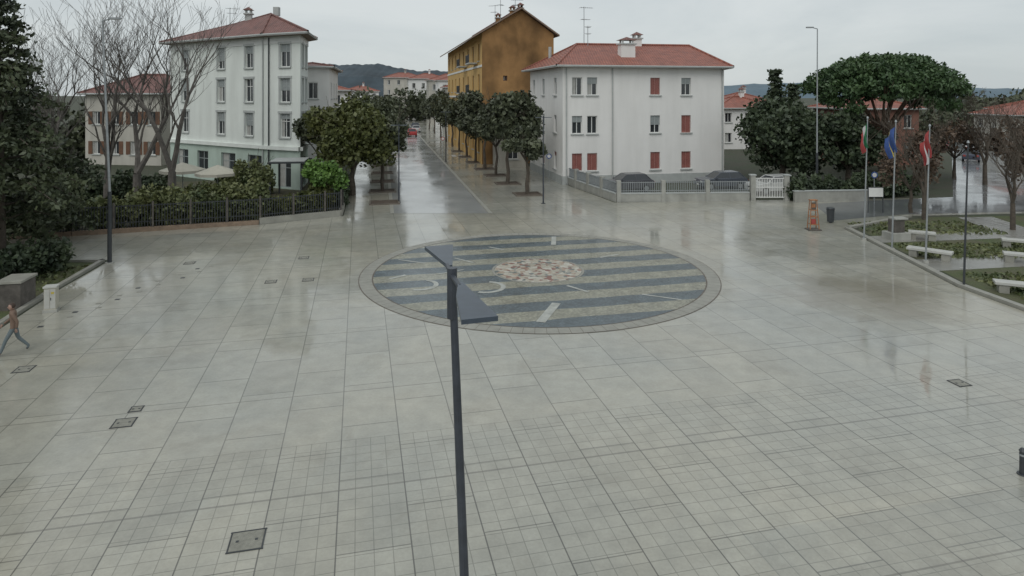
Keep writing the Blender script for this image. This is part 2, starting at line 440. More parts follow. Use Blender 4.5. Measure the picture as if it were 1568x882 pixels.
for p, q, w in (((2.36,36.7),(2.2,34.7),.26), ((-5.5,31.6),(-4.1,30.9),.12), ((-2.8,31.9),(-1.8,31.0),.12), ((-5.3,28.3),(-4.7,28.9),.18),
                ((1.0,22.9),(1.7,25.0),.34), ((2.3,27.3),(3.1,26.4),.14), ((4.3,32),(5.3,32.6),.18), ((5.2,26.1),(6.6,25.4),.12), ((-1.2,34.2),(-.4,33.6),.14), ((-2.2,29.8),(-3.3,29.0),.12)):
    stroke(p, q, w)
def arc(c, r, a0, a1, w=.2):
    n = 12
    for i in range(n):
        a, b_ = R(a0+(a1-a0)*i/n), R(a0+(a1-a0)*(i+1)/n)
        f = lambda t, q: (c[0]+q*math.cos(t), c[1]+q*math.sin(t), .024)
        mb.poly([f(a,r-w/2), f(a,r+w/2), f(b_,r+w/2), f(b_,r-w/2)], 'inlay')
arc((-3.9,27.4), .72, -100, 70); arc((-1.1,27.1), .75, -110, 80)
mb.obj('inlaid_letters', circle)

# covers
def cover(x, y, w, l):
    mb = MB(); mb.box((0,0,.012),(w,l,.012),'iron',ALPHA); 
    c, s_ = math.cos(ALPHA), math.sin(ALPHA)
    for dx, dy, a, b_ in ((0,l/2+.02,w+.08,.022),(0,-l/2-.02,w+.08,.022),(w/2+.02,0,.022,l+.02),(-w/2-.02,0,.022,l+.02)):
        mb.box((dx*c-dy*s_, dx*s_+dy*c, .012),(a,b_,.016),'dark_metal',ALPHA)
    for k in (-.3,.3): mb.box((k*w*c,k*w*s_,.019),(.05,.05,.006),'dark_metal',ALPHA)
    o = mb.obj('manhole_cover'); o.location = (x, y, 0)
for t in ((-9.55,16.6,.24,.24),(-9.45,15.9,.42,.4),(-4.75,11.7,.54,.5),(-14.2,19.0,.4,.4),(-10.3,27.9,.4,.4),(-8.8,28.2,.4,.4),(12.4,18.1,.34,.36),(-15.3,31.0,.4,.4),(-10.2,32,.4,.4)):
    cover(*t)
mb = MB(); rnd = random.Random(4)
for i in range(20):
    t = i/19; x = -17.0+t*2.6+rnd.uniform(-.15,.15)+ (i%2)*.45; y = 21.0+t*9.5
    mb.box((x,y,.01),(.17,.15,.006),'iron' if i%3 else 'dark_metal',ALPHA)
mb.obj('drain_slots')

# ------------------------------------------------------------------ foliage
def leaves_mesh(name, pts, size, k, seed, elong=1.5, flat=0.0):
    g = np.random.default_rng(seed); N = len(pts)
    a = g.normal(size=(N,3)); a /= np.linalg.norm(a,axis=1)[:,None]
    b = g.normal(size=(N,3))
    b -= (a*b).sum(1)[:,None]*a; b /= np.linalg.norm(b,axis=1)[:,None]
    s = size*g.uniform(.6,1.4,size=(N,1))
    v = np.empty((N,4,3)); v[:,0]=pts-a*s*elong*.5; v[:,1]=pts-b*s*.5; v[:,2]=pts+a*s*elong*.5; v[:,3]=pts+b*s*.5
    me = bpy.data.meshes.new(name); me.vertices.add(N*4); me.vertices.foreach_set("co", v.reshape(-1))
    me.loops.add(N*4); me.loops.foreach_set("vertex_index", np.arange(N*4, dtype=np.int32))
    me.polygons.add(N); me.polygons.foreach_set("loop_start", np.arange(0,N*4,4,dtype=np.int32))
    try: me.polygons.foreach_set("loop_total", np.full(N,4,dtype=np.int32))
    except Exception: pass
    me.materials.append(M[k]); me.update(calc_edges=True); me.validate()
    return me

def blob_points(blobs, n, seed, p=.45):
    g = np.random.default_rng(seed); B = np.array(blobs, float)
    w = (B[:,3]*B[:,4]*B[:,5])**(2/3); idx = g.choice(len(B), n, p=w/w.sum())
    d = g.normal(size=(n,3)); d /= np.linalg.norm(d,axis=1)[:,None]
    r = g.uniform(0,1,size=(n,1))**p * g.uniform(.85,1.15,size=(n,1))
    return B[idx,:3] + d*r*B[idx,3:6]

def crown_blobs(c, rad, k, seed, bs=(.26,.46)):
    rn = random.Random(seed); out = []
    for i in range(k):
        z = rn.uniform(-.75,1); a = rn.uniform(0,6.283); q = math.sqrt(max(0,1-z*z)); rr = rn.uniform(.45,.85)
        f = rn.uniform(*bs)
        out.append((c[0]+rad[0]*q*math.cos(a)*rr, c[1]+rad[1]*q*math.sin(a)*rr, c[2]+rad[2]*z*rr, rad[0]*f, rad[1]*f, rad[2]*f))
    return out

def branch(mb, p, d, L, r, depth, rn, k, spread=.55, up=.12, kids=(2,3)):
    p = Vector(p); d = Vector(d).normalized(); segs = 3 if depth > 1 else 2
    for i in range(segs):
        d2 = (d + Vector((rn.gauss(0,.12),rn.gauss(0,.12),rn.gauss(0,.08)+up*.5))).normalized()
        q = p + d2*(L/segs); r2 = max(.009, r*(.86 if depth > 0 else .6))
        mb.tube(p, q, r, r2, k, 6 if depth > 3 else (4 if depth > 1 else 3)); p, d, r = q, d2, r2
        if depth > 0 and i < segs-1 and rn.random() < .7:
            s = Vector((rn.gauss(0,1),rn.gauss(0,1),rn.uniform(-.1,.9))).normalized()
            branch(mb, p, (d*(1-spread)+s*spread), L*rn.uniform(.5,.7), r*.55, depth-1-(rn.random()<.4 and depth > 1), rn, k, spread, up, kids)
    if depth > 0:
        for j in range(rn.randint(*kids)):
            s = Vector((rn.gauss(0,1),rn.gauss(0,1),rn.uniform(-.2,.8))).normalized()
            branch(mb, p, (d*(1-spread)+s*spread), L*rn.uniform(.65,.85), r*.72, depth-1, rn, k, spread, up, kids)

def add_data(name, me, parent):
    o = bpy.data.objects.new(name, me); COL.objects.link(o); o.parent = parent; return o

tree_cache = {}
def leafy_tree(name, loc, key, H, rad, trunk_h, n, size, k, seed, blobs=14, rz=0, sc=1, trunk_r=.14, barkk='bark'):
    kk = (key,)
    if kk not in tree_cache:
        mb = MB(); rn = random.Random(seed); cz = H-rad[2]
        p = Vector((0,0,-.05)); pts = [p]
        for i in range(3):
            q = Vector((rn.gauss(0,.05), rn.gauss(0,.05), trunk_h*(i+1)/3)); mb.tube(pts[-1], q, trunk_r*(1.25-.18*i), trunk_r*(1.07-.18*i), barkk, 8); pts.append(q)
        for i in range(7):
            a = i*.9+rn.uniform(-.3,.3); t = Vector((rad[0]*.6*math.cos(a), rad[1]*.6*math.sin(a), cz+rad[2]*rn.uniform(-.2,.5)))
            m_ = (pts[-1]+t)/2+Vector((0,0,-.15)); mb.tube(pts[-1], m_, trunk_r*.5, trunk_r*.32, barkk, 5); mb.tube(m_, t, trunk_r*.32, trunk_r*.1, barkk, 4)
            for j in range(4): 
                q = t+Vector((rn.gauss(0,rad[0]*.25),rn.gauss(0,rad[1]*.25),rn.gauss(.2,rad[2]*.25))); mb.tube(m_.lerp(t,.6),q,trunk_r*.14,.012,barkk,3)
        tm = mb.mesh(key+'_trunk')
        bl = crown_blobs((0,0,cz), rad, blobs, seed)
        lm = leaves_mesh(key+'_foliage', blob_points(bl, n, seed), size, k, seed)
        tree_cache[kk] = (tm, lm)
    e = empty(name, (loc[0],loc[1],0), rz); e.scale = (sc,sc,sc)
    add_data('trunk', tree_cache[kk][0], e); add_data('foliage', tree_cache[kk][1], e)
    return e

def tree_bed(x, y):
    mb = MB()
    mb.box((0,0,.03),(1.9,1.5,.05),'soil')
    for c_, d_ in (((0,.83,.05),(2.2,.12,.1)),((0,-.83,.05),(2.2,.12,.1)),((1.02,0,.05),(.12,1.5,.1)),((-1.02,0,.05),(.12,1.5,.1))):
        mb.box(c_, d_, 'bed_edge')
    o = mb.obj('tree_bed'); o.location = (x,y,0); o.rotation_euler = (0,0,math.atan(.2))

rn = random.Random(2)
right_row = [(1.25,52.3),(-.4,58.6),(-1.6,64.5),(-2.9,70),(-4.3,77),(-5.8,84),(-7.4,92),(-9.2,101),(-11.2,111),(-13.2,121),(-16,135),(-19,150)]
left_row = [(-9.4,48.2),(-10.7,54),(-11.9,60),(-13.2,66.5),(-14.6,73.5),(-16.2,81),(-18,90),(-20,100),(-22.4,112),(-25,125),(-28,140)]
for i, (x,y) in enumerate(right_row):
    if i == 0: leafy_tree('street_tree', (x,y), 'oak_small', 5.4, (1.9,1.8,1.5), 2.6, 3400, .20, 'leaf_oak', 11, 14, 0, 1)
    else: leafy_tree('street_tree', (x,y), 'oak_%d'%(i%3), 7.8, (2.6,2.4,2.4), 3.0, 4600, .25, 'leaf_oak', 20+i%3, 16, rn.uniform(0,6), rn.uniform(.9,1.12))
    if i < 7: tree_bed(x, y)
for i, (x,y) in enumerate(left_row):
    if i >= 1: leafy_tree('street_tree', (x,y), 'oak_%d'%(i%3), 7.8, (2.6,2.4,2.4), 3.0, 4600, .25, 'leaf_oak', 20+i%3, 16, rn.uniform(0,6), rn.uniform(.85,1.0))
    if i < 6: tree_bed(x, y)
leafy_tree('street_tree', (-12.7,52.0), 'laurel_big', 8.0, (3.7,3.0,3.2), 2.0, 12000, .23, 'leaf_olive', 31, 30, 0, 1, .22)
leafy_tree('broadleaf_tree', (-15.8,56), 'laurel_back', 7.2, (2.8,2.8,2.6), 2.2, 6500, .25, 'leaf_oak', 33, 18, 0, 1, .2)
leafy_tree('ornamental_tree', (-12.9,44.9), 'bright', 3.5, (1.6,1.3,1.3), .8, 2800, .17, 'leaf_bright', 35, 12, 0, 1, .07)
leafy_tree('ornamental_tree', (-17.6,44.5), 'loose', 4.2, (1.1,1.1,1.4), 1.4, 1300, .17, 'leaf_mix', 36, 9, 0, 1, .06)
# right hand trees
leafy_tree('broadleaf_tree', (24.3,58.5), 'right_big', 8.2, (4.1,3.8,4.0), 1.5, 15000, .26, 'leaf_dark', 41, 34, 1.0, 1, .3)
leafy_tree('broadleaf_tree', (29.6,57.5), 'right_big2', 6.6, (3.3,3.2,3.0), 1.5, 9500, .26, 'leaf_dark', 42, 22, 0, 1, .25)
leafy_tree('broadleaf_tree', (36.5,68), 'right_mid', 7.4, (4.2,3.8,3.6), 1.5, 8000, .3, 'leaf_oak', 43, 20, 1, .8, .25)
leafy_tree('broadleaf_tree', (70,82), 'right_mid', 7.4, (4.2,3.8,3.6), 1.5, 8000, .3, 'leaf_oak', 43, 20, 2, 1.0, .25)
for x, y, rz_, s_ in ((27.0,44.2,0,.95),(37.0,45.5,2,1.1),(34.8,55.0,4,1.15),(46,60,3,1.15),(42,62,5,1.2),(52,66,1,1.25)):
    leafy_tree('reddish_tree', (x,y), 'redd', 5.4, (2.1,2.0,2.0), 1.6, 1500, .17, 'leaf_red', 44, 12, rz_, s_, .12)

# conifers
def conifer(name, loc, H, Rr, z0, k, seed, power=.8, step=.45, nb=7, leaf=.16, sig=.28, per=26, droop=.18):
    rn = random.Random(seed); g = np.random.default_rng(seed)
    e = empty(name, (loc[0],loc[1],0)); mb = MB()
    mb.tube((0,0,-.05),(0,0,H*.5),Rr*.055+.06,Rr*.035+.03,'bark',8); mb.tube((0,0,H*.5),(0,0,H),Rr*.035+.03,.02,'bark',6)
    P = []
    z = z0
    while z < H-.1:
        rad = Rr*max(.03,(1-(z-z0)/(H-z0)))**power
        for i in range(nb):
            a = rn.uniform(0,6.283); L = rad*rn.uniform(.55,1.12)
            tip = Vector((L*math.cos(a), L*math.sin(a), z+rn.uniform(-.2,.2)-droop*L))
            mid = Vector((L*.5*math.cos(a), L*.5*math.sin(a), z+.06*L))
            mb.tube((0,0,z-.1), mid, .05, .035, 'bark', 3); mb.tube(mid, tip, .035, .012, 'bark', 3)
            m_ = max(2, int(L/.35))
            for j in range(m_):
                t = .25+.75*(j+rn.random()*.6)/m_
                c_ = Vector((0,0,z)).lerp(mid, t*2) if t < .5 else mid.lerp(tip,(t-.5)*2)
                q = g.normal(size=(per,3))*np.array([sig,sig,sig*.38])*(1.15-.5*t) + np.array(c_)
                q[:,2] -= np.abs(g.normal(size=per))*.14
                P.append(q)
        z += step*rn.uniform(.8,1.2)
    mb.obj('trunk', e); P = np.concatenate(P)
    add_data('foliage', leaves_mesh(name+'_foliage', P, leaf, k, seed, 1.9), e)
    return e
conifer('cedar_tree', (-22.5,28.6), 13.6, 4.6, 2.6, 'leaf_cedar', 5, 1.0, .66, 7, .13, .30, 30, .2)
conifer('cedar_tree', (-26.5,33.5), 8.0, 4.6, 1.0, 'leaf_cedar', 6, .7, .6, 7, .18, .34, 22, .14)
conifer('fir_tree', (31.5,78), 11.0, 2.4, 1.0, 'leaf_dark', 7, .9, .7, 6, .3, .35, 14)
conifer('fir_tree', (34.5,80), 9.6, 2.6, 1.0, 'leaf_dark', 8, .9, .7, 6, .3, .35, 14)

def umbrella_pine(loc):
    e = empty('umbrella_pine', (loc[0],loc[1],0)); rn = random.Random(3); mb = MB()
    pts = [Vector((0,0,-.05)),Vector((.1,0,1.6)),Vector((-.15,.1,3.2)),Vector((0,0,4.6))]
    for i in range(3): mb.tube(pts[i],pts[i+1],.42-.05*i,.37-.05*i,'pinebark',10)
    blobs = []
    for i in range(90):
        a = i*2.39996; rr = math.sqrt((i+.5)/90)*6.4
        zt = 12.0 - 3.3*(rr/6.8)**2.6 + rn.uniform(-.25,.25)
        blobs.append((rr*math.cos(a), rr*math.sin(a), zt-.95, rn.uniform(.75,1.15), rn.uniform(.75,1.15), rn.uniform(.6,.9)))
        if i % 2 == 0: blobs.append((rr*.9*math.cos(a), rr*.9*math.sin(a), zt-2.0-rn.uniform(0,.5), .95,.95,.6))
    for i in range(12):
        a = i*2.39996; rr = 1.5+4.2*((i%4)/3); t = Vector((rr*math.cos(a), rr*math.sin(a), 8.8 - .8*(rr/6)**2))
        s = pts[3]-Vector((0,0,rn.uniform(0,.9))); m1 = s.lerp(t,.4)+Vector((0,0,.2)); m2 = s.lerp(t,.75)+Vector((0,0,.3))
        mb.tube(s,m1,.19,.14,'pinebark',6); mb.tube(m1,m2,.14,.1,'pinebark',5); mb.tube(m2,t+Vector((0,0,.6)),.1,.04,'pinebark',4)
        for j in range(3):
            q = t+Vector((rn.gauss(0,1),rn.gauss(0,1),rn.uniform(.3,1.2))); mb.tube(m2,q,.05,.02,'pinebark',3)
    mb.obj('trunk', e)
    add_data('foliage', leaves_mesh('pine_foliage', blob_points(blobs, 34000, 9, .5), .18, 'leaf_pine', 9, 2.0), e)
umbrella_pine((34.0,60))

# bare trees
def bare_tree(name, loc, L, r, seed, depth=6, k='bark_pale', lean=(0,0), th=2.2, up=.16):
    rn = random.Random(seed); mb = MB()
    p = Vector((0,0,-.05)); q = Vector((lean[0]*th, lean[1]*th, th)); mb.tube(p,q,r*1.25,r,k,8)
    for j in range(rn.randint(2,3)):
        a = j*2.4+rn.uniform(-.4,.4); branch(mb, q, (.28*math.cos(a),.28*math.sin(a),1), L, r*.78, depth-1, rn, k, .40, up, (2,2))
    o = mb.obj(name); o.location = (loc[0],loc[1],0); return o
bare_tree('bare_tree', (-25.6,44.6), 4.3, .25, 3, 6, th=2.6, up=.2)
bare_tree('bare_tree', (-22.9,44.0), 4.3, .25, 8, 6, th=2.8, up=.2)
bare_tree('bare_tree', (-28.2,45.5), 3.9, .22, 12, 6, th=2.2, up=.2)
bare_tree('bare_tree', (-31.0,44), 3.3, .20, 15, 6, th=2.2)
bare_tree('bare_tree', (-33.4,47), 3.6, .22, 19, 6, th=2.4)
bare_tree('bare_tree', (-27.2,37.4), 1.9, .12, 27, 5, th=1.6)
bare_tree('bare_tree', (26.4,41.8), 1.9, .14, 21, 6, 'bark', th=1.6)
bare_tree('bare_tree', (35.4,44.8), 1.9, .15, 22, 6, 'bark', th=1.8)
bare_tree('bare_tree', (29.6,38.6), 1.5, .12, 24, 5, 'bark', th=1.6)
bare_tree('bare_tree', (42,58), 2.2, .16, 25, 6, 'bark', th=1.8)

# hedges / shrubs
def hedge(name, pts, h, w, k, n, size, seed):
    rn = random.Random(seed); bl = []
    for a, b_ in zip(pts[:-1], pts[1:]):
        a, b_ = Vector(a), Vector(b_); m_ = max(2, int((b_-a).length/(w*.55)))
        for i in range(m_):
            p = a.lerp(b_, (i+rn.random()*.6)/m_); hh = h*rn.uniform(.6,1.15)
            bl.append((p.x+rn.uniform(-.2,.2), p.y+rn.uniform(-.2,.2), hh*.5, w*rn.uniform(.5,.7), w*rn.uniform(.5,.7), hh*.52))
    return add_data(name, leaves_mesh(name, blob_points(bl, n, seed, .35), size, k, seed), None)
hedge('shrub_border', [(-26,38.4),(-20,40.6),(-15.5,42.2)], 2.3, 1.4, 'leaf_mix', 9000, .17, 51)
hedge('shrub_border', [(-16,42.6),(-12.3,45.2)], 2.0, 1.3, 'leaf_olive', 5000, .17, 52)
hedge('shrub_border', [(-34,35.5),(-26,38.2)], 2.6, 1.8, 'leaf_dark', 6000, .2, 53)
hedge('shrub_border', [(-33,46.5),(-25,48.5)], 2.4, 2.0, 'leaf_dark', 5000, .22, 64)
hedge('shrub_border', [(-23.5,42.5),(-18.0,44.5)], 2.0, 1.5, 'leaf_olive', 4500, .18, 65)
hedge('shrub_border', [(-22.5,51.5),(-19.5,52.5)], 2.2, 1.4, 'leaf_mix', 2500, .2, 66)
hedge('hedge', [(-12.4,46.2),(-14.5,56)], 1.6, 1.2, 'leaf_dark', 4000, .18, 54)
hedge('shrub_border', [(-24.5,23),(-21.0,27.0),(-20.9,30)], 2.2, 1.4, 'leaf_dark', 7500, .15, 55)
hedge('hedge', [(20.9,49.4),(27.2,50.4)], 2.0, 1.0, 'leaf_dark', 5000, .18, 56)
hedge('shrub_border', [(27.5,50.5),(32,52)], 2.2, 1.4, 'leaf_dark', 3000, .2, 57)
hedge('shrub_border', [(34.5,42.4),(44,44.6)], 1.3, 1.2, 'leaf_red', 3500, .18, 67)
hedge('shrub_border', [(58,66),(90,76)], 4.0, 3.2, 'leaf_red', 8000, .35, 58)
hedge('distant_tree_line', [(30,112),(70,125),(95,118)], 6.5, 5, 'leaf_oak', 7000, .6, 59)
hedge('distant_tree_line', [(-70,75),(-50,78),(-40,90)], 7, 5, 'leaf_oak', 6000, .55, 60)
hedge('distant_tree_line', [(-90,170),(-40,190),(-22,210)], 9, 8, 'leaf_oak', 6000, .9, 61)
hedge('distant_tree_line', [(24,108),(45,112)], 7, 5, 'leaf_dark', 4000, .6, 62)
hedge('distant_tree_line', [(95,150),(140,175),(220,180)], 9, 8, 'leaf_oak', 6000, .9, 68)
hedge('shrub_border', [(-24,16),(-20.5,21)], 1.2, 1.3, 'leaf_dark', 3000, .15, 63)

# grass tufts along the lawns (one mesh)
g = np.random.default_rng(77); tp = []
for (x0,x1,y0,y1,n) in ((19.9,25,24.8,29.2,1500),(20.2,28.5,31.8,35.0,1500),(20.6,28.5,37.2,41.0,900),(-23.5,-18.9,22,30.5,1200)):
    p = np.stack([g.uniform(x0,x1,n), g.uniform(y0,y1,n), g.uniform(.02,.07,n)], 1); tp.append(p)
tp = np.concatenate(tp); keep = (tp[:,0] > 0) & (tp[:,0] > 19.4+(tp[:,1]-27)*.1) | (tp[:,0] < -18.2-(tp[:,1]-22)*.14)
add_data('grass_tufts', leaves_mesh('grass_tufts', tp[keep], .11, 'leaf_mix', 78, 1.8), None)

# ------------------------------------------------------------------ buildings
wrn = random.Random(99)
def facade(mb, P, Q, z0, z1, ops, wall):
    P, Q = Vector(P[:2]), Vector(Q[:2]); d = Q-P; L = d.length; d /= L; n = Vector((d.y,-d.x))
    pt = lambda u, z, o=0: (P.x+d.x*u+n.x*o, P.y+d.y*u+n.y*o, z)
    rects = []
    for o in ops:
        u = o['u']*L
        rects.append((u-o['w']/2, u+o['w']/2, o['z'], o['z']+o['h'], o))
    us = sorted({0, L} | {r[0] for r in rects} | {r[1] for r in rects}); zs = sorted({z0, z1} | {r[2] for r in rects} | {r[3] for r in rects})
    for a, b_ in zip(us[:-1], us[1:]):
        for c_, e_ in zip(zs[:-1], zs[1:]):
            um, zm = (a+b_)/2, (c_+e_)/2
            if any(r[0] < um < r[1] and r[2] < zm < r[3] for r in rects): continue
            mb.poly([pt(a,c_),pt(b_,c_),pt(b_,e_),pt(a,e_)], wall)
    for a, b_, c_, e_, o in rects:
        D = -.2
        for q in ([pt(a,c_),pt(a,e_),pt(a,e_,D),pt(a,c_,D)], [pt(b_,c_),pt(b_,c_,D),pt(b_,e_,D),pt(b_,e_)], [pt(a,e_),pt(b_,e_),pt(b_,e_,D),pt(a,e_,D)], [pt(a,c_),pt(a,c_,D),pt(b_,c_,D),pt(b_,c_)]):
            mb.poly(q, wall)
        mb.poly([pt(a,c_,D),pt(b_,c_,D),pt(b_,e_,D),pt(a,e_,D)], 'glass')
        if wrn.random() < .45:   # a half drawn curtain just behind the frame line
            s0 = a+.08; s1 = a+(b_-a)*wrn.uniform(.3,.48)
            mb.poly([pt(s0,c_+.08,D+.004),pt(s1,c_+.08,D+.004),pt(s1,e_-.08,D+.004),pt(s0,e_-.08,D+.004)], 'curtain')
        fr = o.get('frame', 'trim'); f = .07
        mb.obox(P,d,n,a+.002,a+f,c_+.002,e_-.002,D+.006,D+.06,fr); mb.obox(P,d,n,b_-f,b_-.002,c_+.002,e_-.002,D+.006,D+.06,fr)
        mb.obox(P,d,n,a+f,b_-f,c_+.002,c_+f,D+.006,D+.06,fr); mb.obox(P,d,n,a+f,b_-f,e_-f,e_-.002,D+.006,D+.06,fr)
        mb.obox(P,d,n,(a+b_)/2-.03,(a+b_)/2+.03,c_+f,e_-f,D+.006,D+.055,fr)
        if e_-c_ > 1.7: mb.obox(P,d,n,a+f,b_-f,c_+(e_-c_)*.66,c_+(e_-c_)*.66+.05,D+.006,D+.05,fr)
        sh = o.get('shut'); s = o.get('roll', 0)
        if s: 
            zz = e_-(e_-c_)*s; k = e_-.003
            while k > zz:
                mb.obox(P,d,n,a+.02,b_-.02,k-.085,k-.01,D+.065,D+.09,o.get('rollmat','shutter_grey')); k -= .095
        if sh:
            w = (b_-a)/2
            for x0 in (a-w-.01, b_+.01):
                mb.obox(P,d,n,x0,x0+w,c_+.01,e_-.01,.015,.055,sh)
        if o.get('sill', True): mb.obox(P,d,n,a-.12,b_+.12,c_-.1,c_-.003,.002,.12,'greytrim')
        if o.get('surr'):
            t = .16
            mb.obox(P,d,n,a-t,a-.003,c_,e_,.002,.035,o['surr']); mb.obox(P,d,n,b_+.003,b_+t,c_,e_,.002,.035,o['surr'])
            mb.obox(P,d,n,a-t-.05,b_+t+.05,e_+.003,e_+t+.04,.002,.07,o['surr'])
    return P, d, n, L

def band(mb, P, Q, z0, z1, o, k, ext=.0):
    P, Q = Vector(P[:2]), Vector(Q[:2]); d = Q-P; L = d.length; d /= L; n = Vector((d.y,-d.x))
    mb.obox(P,d,n,-ext,L+ext,z0,z1,.002,o,k)

def offset_poly(pts, o):
    out = []; n = len(pts); V = [Vector(p[:2]) for p in pts]
    for i in range(n):
        a, b_, c_ = V[i-1], V[i], V[(i+1)%n]
        d1 = (b_-a).normalized(); d2 = (c_-b_).normalized(); n1 = Vector((d1.y,-d1.x)); n2 = Vector((d2.y,-d2.x))
        m_ = (n1+n2).normalized(); out.append(b_+m_*(o/max(.3,m_.dot(n1))))
    return out

def roof(parent, foot, ze, over, ridge, assign, thick=.16, k='roof'):
    E = offset_poly(foot, over); mb = MB(); n = len(foot)
    for i in range(n):
        j = (i+1)%n; a, b_ = E[i], E[j]; ra, rb = ridge[assign[i]], ridge[assign[j]]
        pts = [(a.x,a.y,ze),(b_.x,b_.y,ze),tuple(rb)] + ([tuple(ra)] if assign[i] != assign[j] else [])
        mb.poly(pts, k)
        mb.poly([(a.x,a.y,ze-thick),(b_.x,b_.y,ze-thick),(b_.x,b_.y,ze),(a.x,a.y,ze)], 'trim')
    mb.poly([(p.x,p.y,ze-thick) for p in reversed(E)], 'soffit')
    for i in range(n):
        ra = ridge[assign[i]]; mb.tube((E[i].x,E[i].y,ze+.03), (ra[0],ra[1],ra[2]+.03), .11,.11,k,6)
    if len(ridge) > 1: mb.tube((ridge[0][0],ridge[0][1],ridge[0][2]+.03),(ridge[1][0],ridge[1][1],ridge[1][2]+.03),.13,.13,k,6)
    for i in range(n):
        a, b_ = E[i], E[(i+1)%n]; mb.tube((a.x,a.y,ze-.05),(b_.x,b_.y,ze-.05),.08,.08,'greytrim',6)
    mb.obj('roof', parent)

def chimney(mb, x, y, z0, z1, w, d, k='white_wall', rz=.2):
    mb.box((x,y,(z0+z1)/2),(w,d,z1-z0),k,rz); mb.box((x,y,z1+.06),(w+.25,d+.25,.12),'greytrim',rz)
    c, s_ = math.cos(rz), math.sin(rz)
    for dx in (-.35,.35):
        for dy in (-.35,.35):
            ax, ay = dx*w, dy*d; mb.box((x+ax*c-ay*s_, y+ax*s_+ay*c, z1+.27),(.14,.14,.3),k,rz)
    hw, hd = w/2+.15, d/2+.15
    P = [(x+a*c-b_*s_, y+a*s_+b_*c) for a, b_ in ((-hw,-hd),(hw,-hd),(hw,hd),(-hw,hd))]
    ap = (x,y,z1+.75)
    for i in range(4):
        a, b_ = P[i], P[(i+1)%4]; mb.poly([(a[0],a[1],z1+.42),(b_[0],b_[1],z1+.42),ap],'roof_old')
    mb.poly([(p[0],p[1],z1+.42) for p in reversed(P)],'soffit')

def antenna(mb, x, y, z0, h, yaw=0, elements=7):
    mb.tube((x,y,z0),(x,y,z0+h),.035,.03,'galv',5)
    d = Vector((math.cos(yaw),math.sin(yaw),0)); s_ = Vector((-d.y,d.x,0))
    for zz, l in ((z0+h-.1,1.3),(z0+h*.68,.9)):
        a = Vector((x,y,zz)); mb.tube(a-d*l*.3,a+d*l*.7,.02,.02,'galv',4)
        for i in range(elements):
            p = a+d*(l*(-.3+i/(elements-1))); w = .38-.03*i; mb.tube(p-s_*w,p+s_*w,.015,.015,'galv',3)

# --- white apartment building on the right (C)
C = empty('white_apartment_building')
c1,c2,c3,c0 = (4.5,58.0),(19.9,61.3),(21.2,72.5),(1.96,70.1)
mb = MB()
rows = [(1.15,1.6),(4.5,1.6),(7.95,1.6)]
ops = []
for i, (z,hh) in enumerate(rows):
    red = i == 0
    for j, x in enumerate((.085,.175,.56,.755)):
        ops.append(dict(u=x, z=z, w=.95, h=hh, roll=(.95 if red else (.0,.35,.9,.3)[j] if i == 2 else (.3,0,.5,1)[j]), rollmat='shutter_red' if (red or (i==2 and j == 2) or (i == 1 and j == 3)) else 'shutter_grey', frame='trim'))
P_,d_,n_,L_ = facade(mb, c1, c2, 0, 10.45, ops, 'white_wall')
ops = [dict(u=x, z=z, w=.9, h=1.6, roll=rr, rollmat='shutter_red' if z < 2 else 'shutter_grey') for z,_ in rows for x, rr in ((.13,.3),(.45,.9),(.8,.2))]
facade(mb, c0, c1, 0, 10.45, ops, 'white_wall')
facade(mb, c2, c3, 0, 10.45, [dict(u=.5, z=z, w=1, h=1.6) for z,_ in rows], 'white_wall'); facade(mb, c3, c0, 0, 10.45, [], 'white_wall')
for a, b_ in ((c1,c2),(c0,c1)): band(mb, a, b_, 0, .75, .04, 'greytrim')
mb.obj('walls', C)
mb = MB()
for u in (.02*L_, .295*L_, .985*L_): mb.tube((P_.x+d_.x*u+n_.x*.1, P_.y+d_.y*u+n_.y*.1, .1),(P_.x+d_.x*u+n_.x*.1, P_.y+d_.y*u+n_.y*.1, 10.4),.055,.055,'greytrim',6)
mb.obj('downpipes', C)
roof(C, [c1,c2,c3,c0], 10.6, .75, [(6.4,65.0,13.0),(18.2,67.0,13.0)], [0,1,1,0])
mb = MB(); chimney(mb, 10.8, 61.6, 11.2, 12.7, 1.4, .9); chimney(mb, 12.6, 66, 12.4, 13.6, .8, .7); antenna(mb, 7.2,65.3,12.8,4.0,.3); antenna(mb, 7.5,64.6,12.4,2.4,1.4)
mb.tube((3.9,67,11.2),(3.9,67,12.9),.16,.16,'greytrim',8,True)
mb.obj('chimneys_and_antenna', C)

# --- left apartment building (A)
A = empty('pale_apartment_building')
a1,a2,a3,a4,a5 = (-34,65.0),(-20.9,56.2),(-17.7,54.6),(-18.6,59.5),(-30.5,74.5)
mb = MB()
zr = [(4.35,2.05),(7.35,2.05),(10.35,1.95)]
rolls = [(0,.4,.55),(.5,.3,0),(.35,.6,.3)]
ops = [dict(u=x, z=z, w=1.15, h=hh, roll=rolls[i][j], surr='greytrim', frame='trim') for i,(z,hh) in enumerate(zr) for j, x in enumerate((.17,.55,.82))]
facade(mb, a1, a2, 3.4, 13.0, ops, 'pale_wall')
ops = [dict(u=.52, z=z, w=1.15, h=hh, roll=(.2,.5,.3)[i], surr='greytrim') for i,(z,hh) in enumerate(zr)]
facade(mb, a2, a3, 3.4, 13.0, ops, 'pale_wall')
ops = [dict(u=x, z=z, w=1.0, h=hh, surr='greytrim') for (z,hh) in zr for x in (.3,.75)]
facade(mb, a3, a4, 3.4, 13.0, ops, 'pale_wall'); facade(mb, a4, a5, 0, 13.0, [], 'pale_wall'); facade(mb, a5, a1, 0, 13.0, [], 'pale_wall')
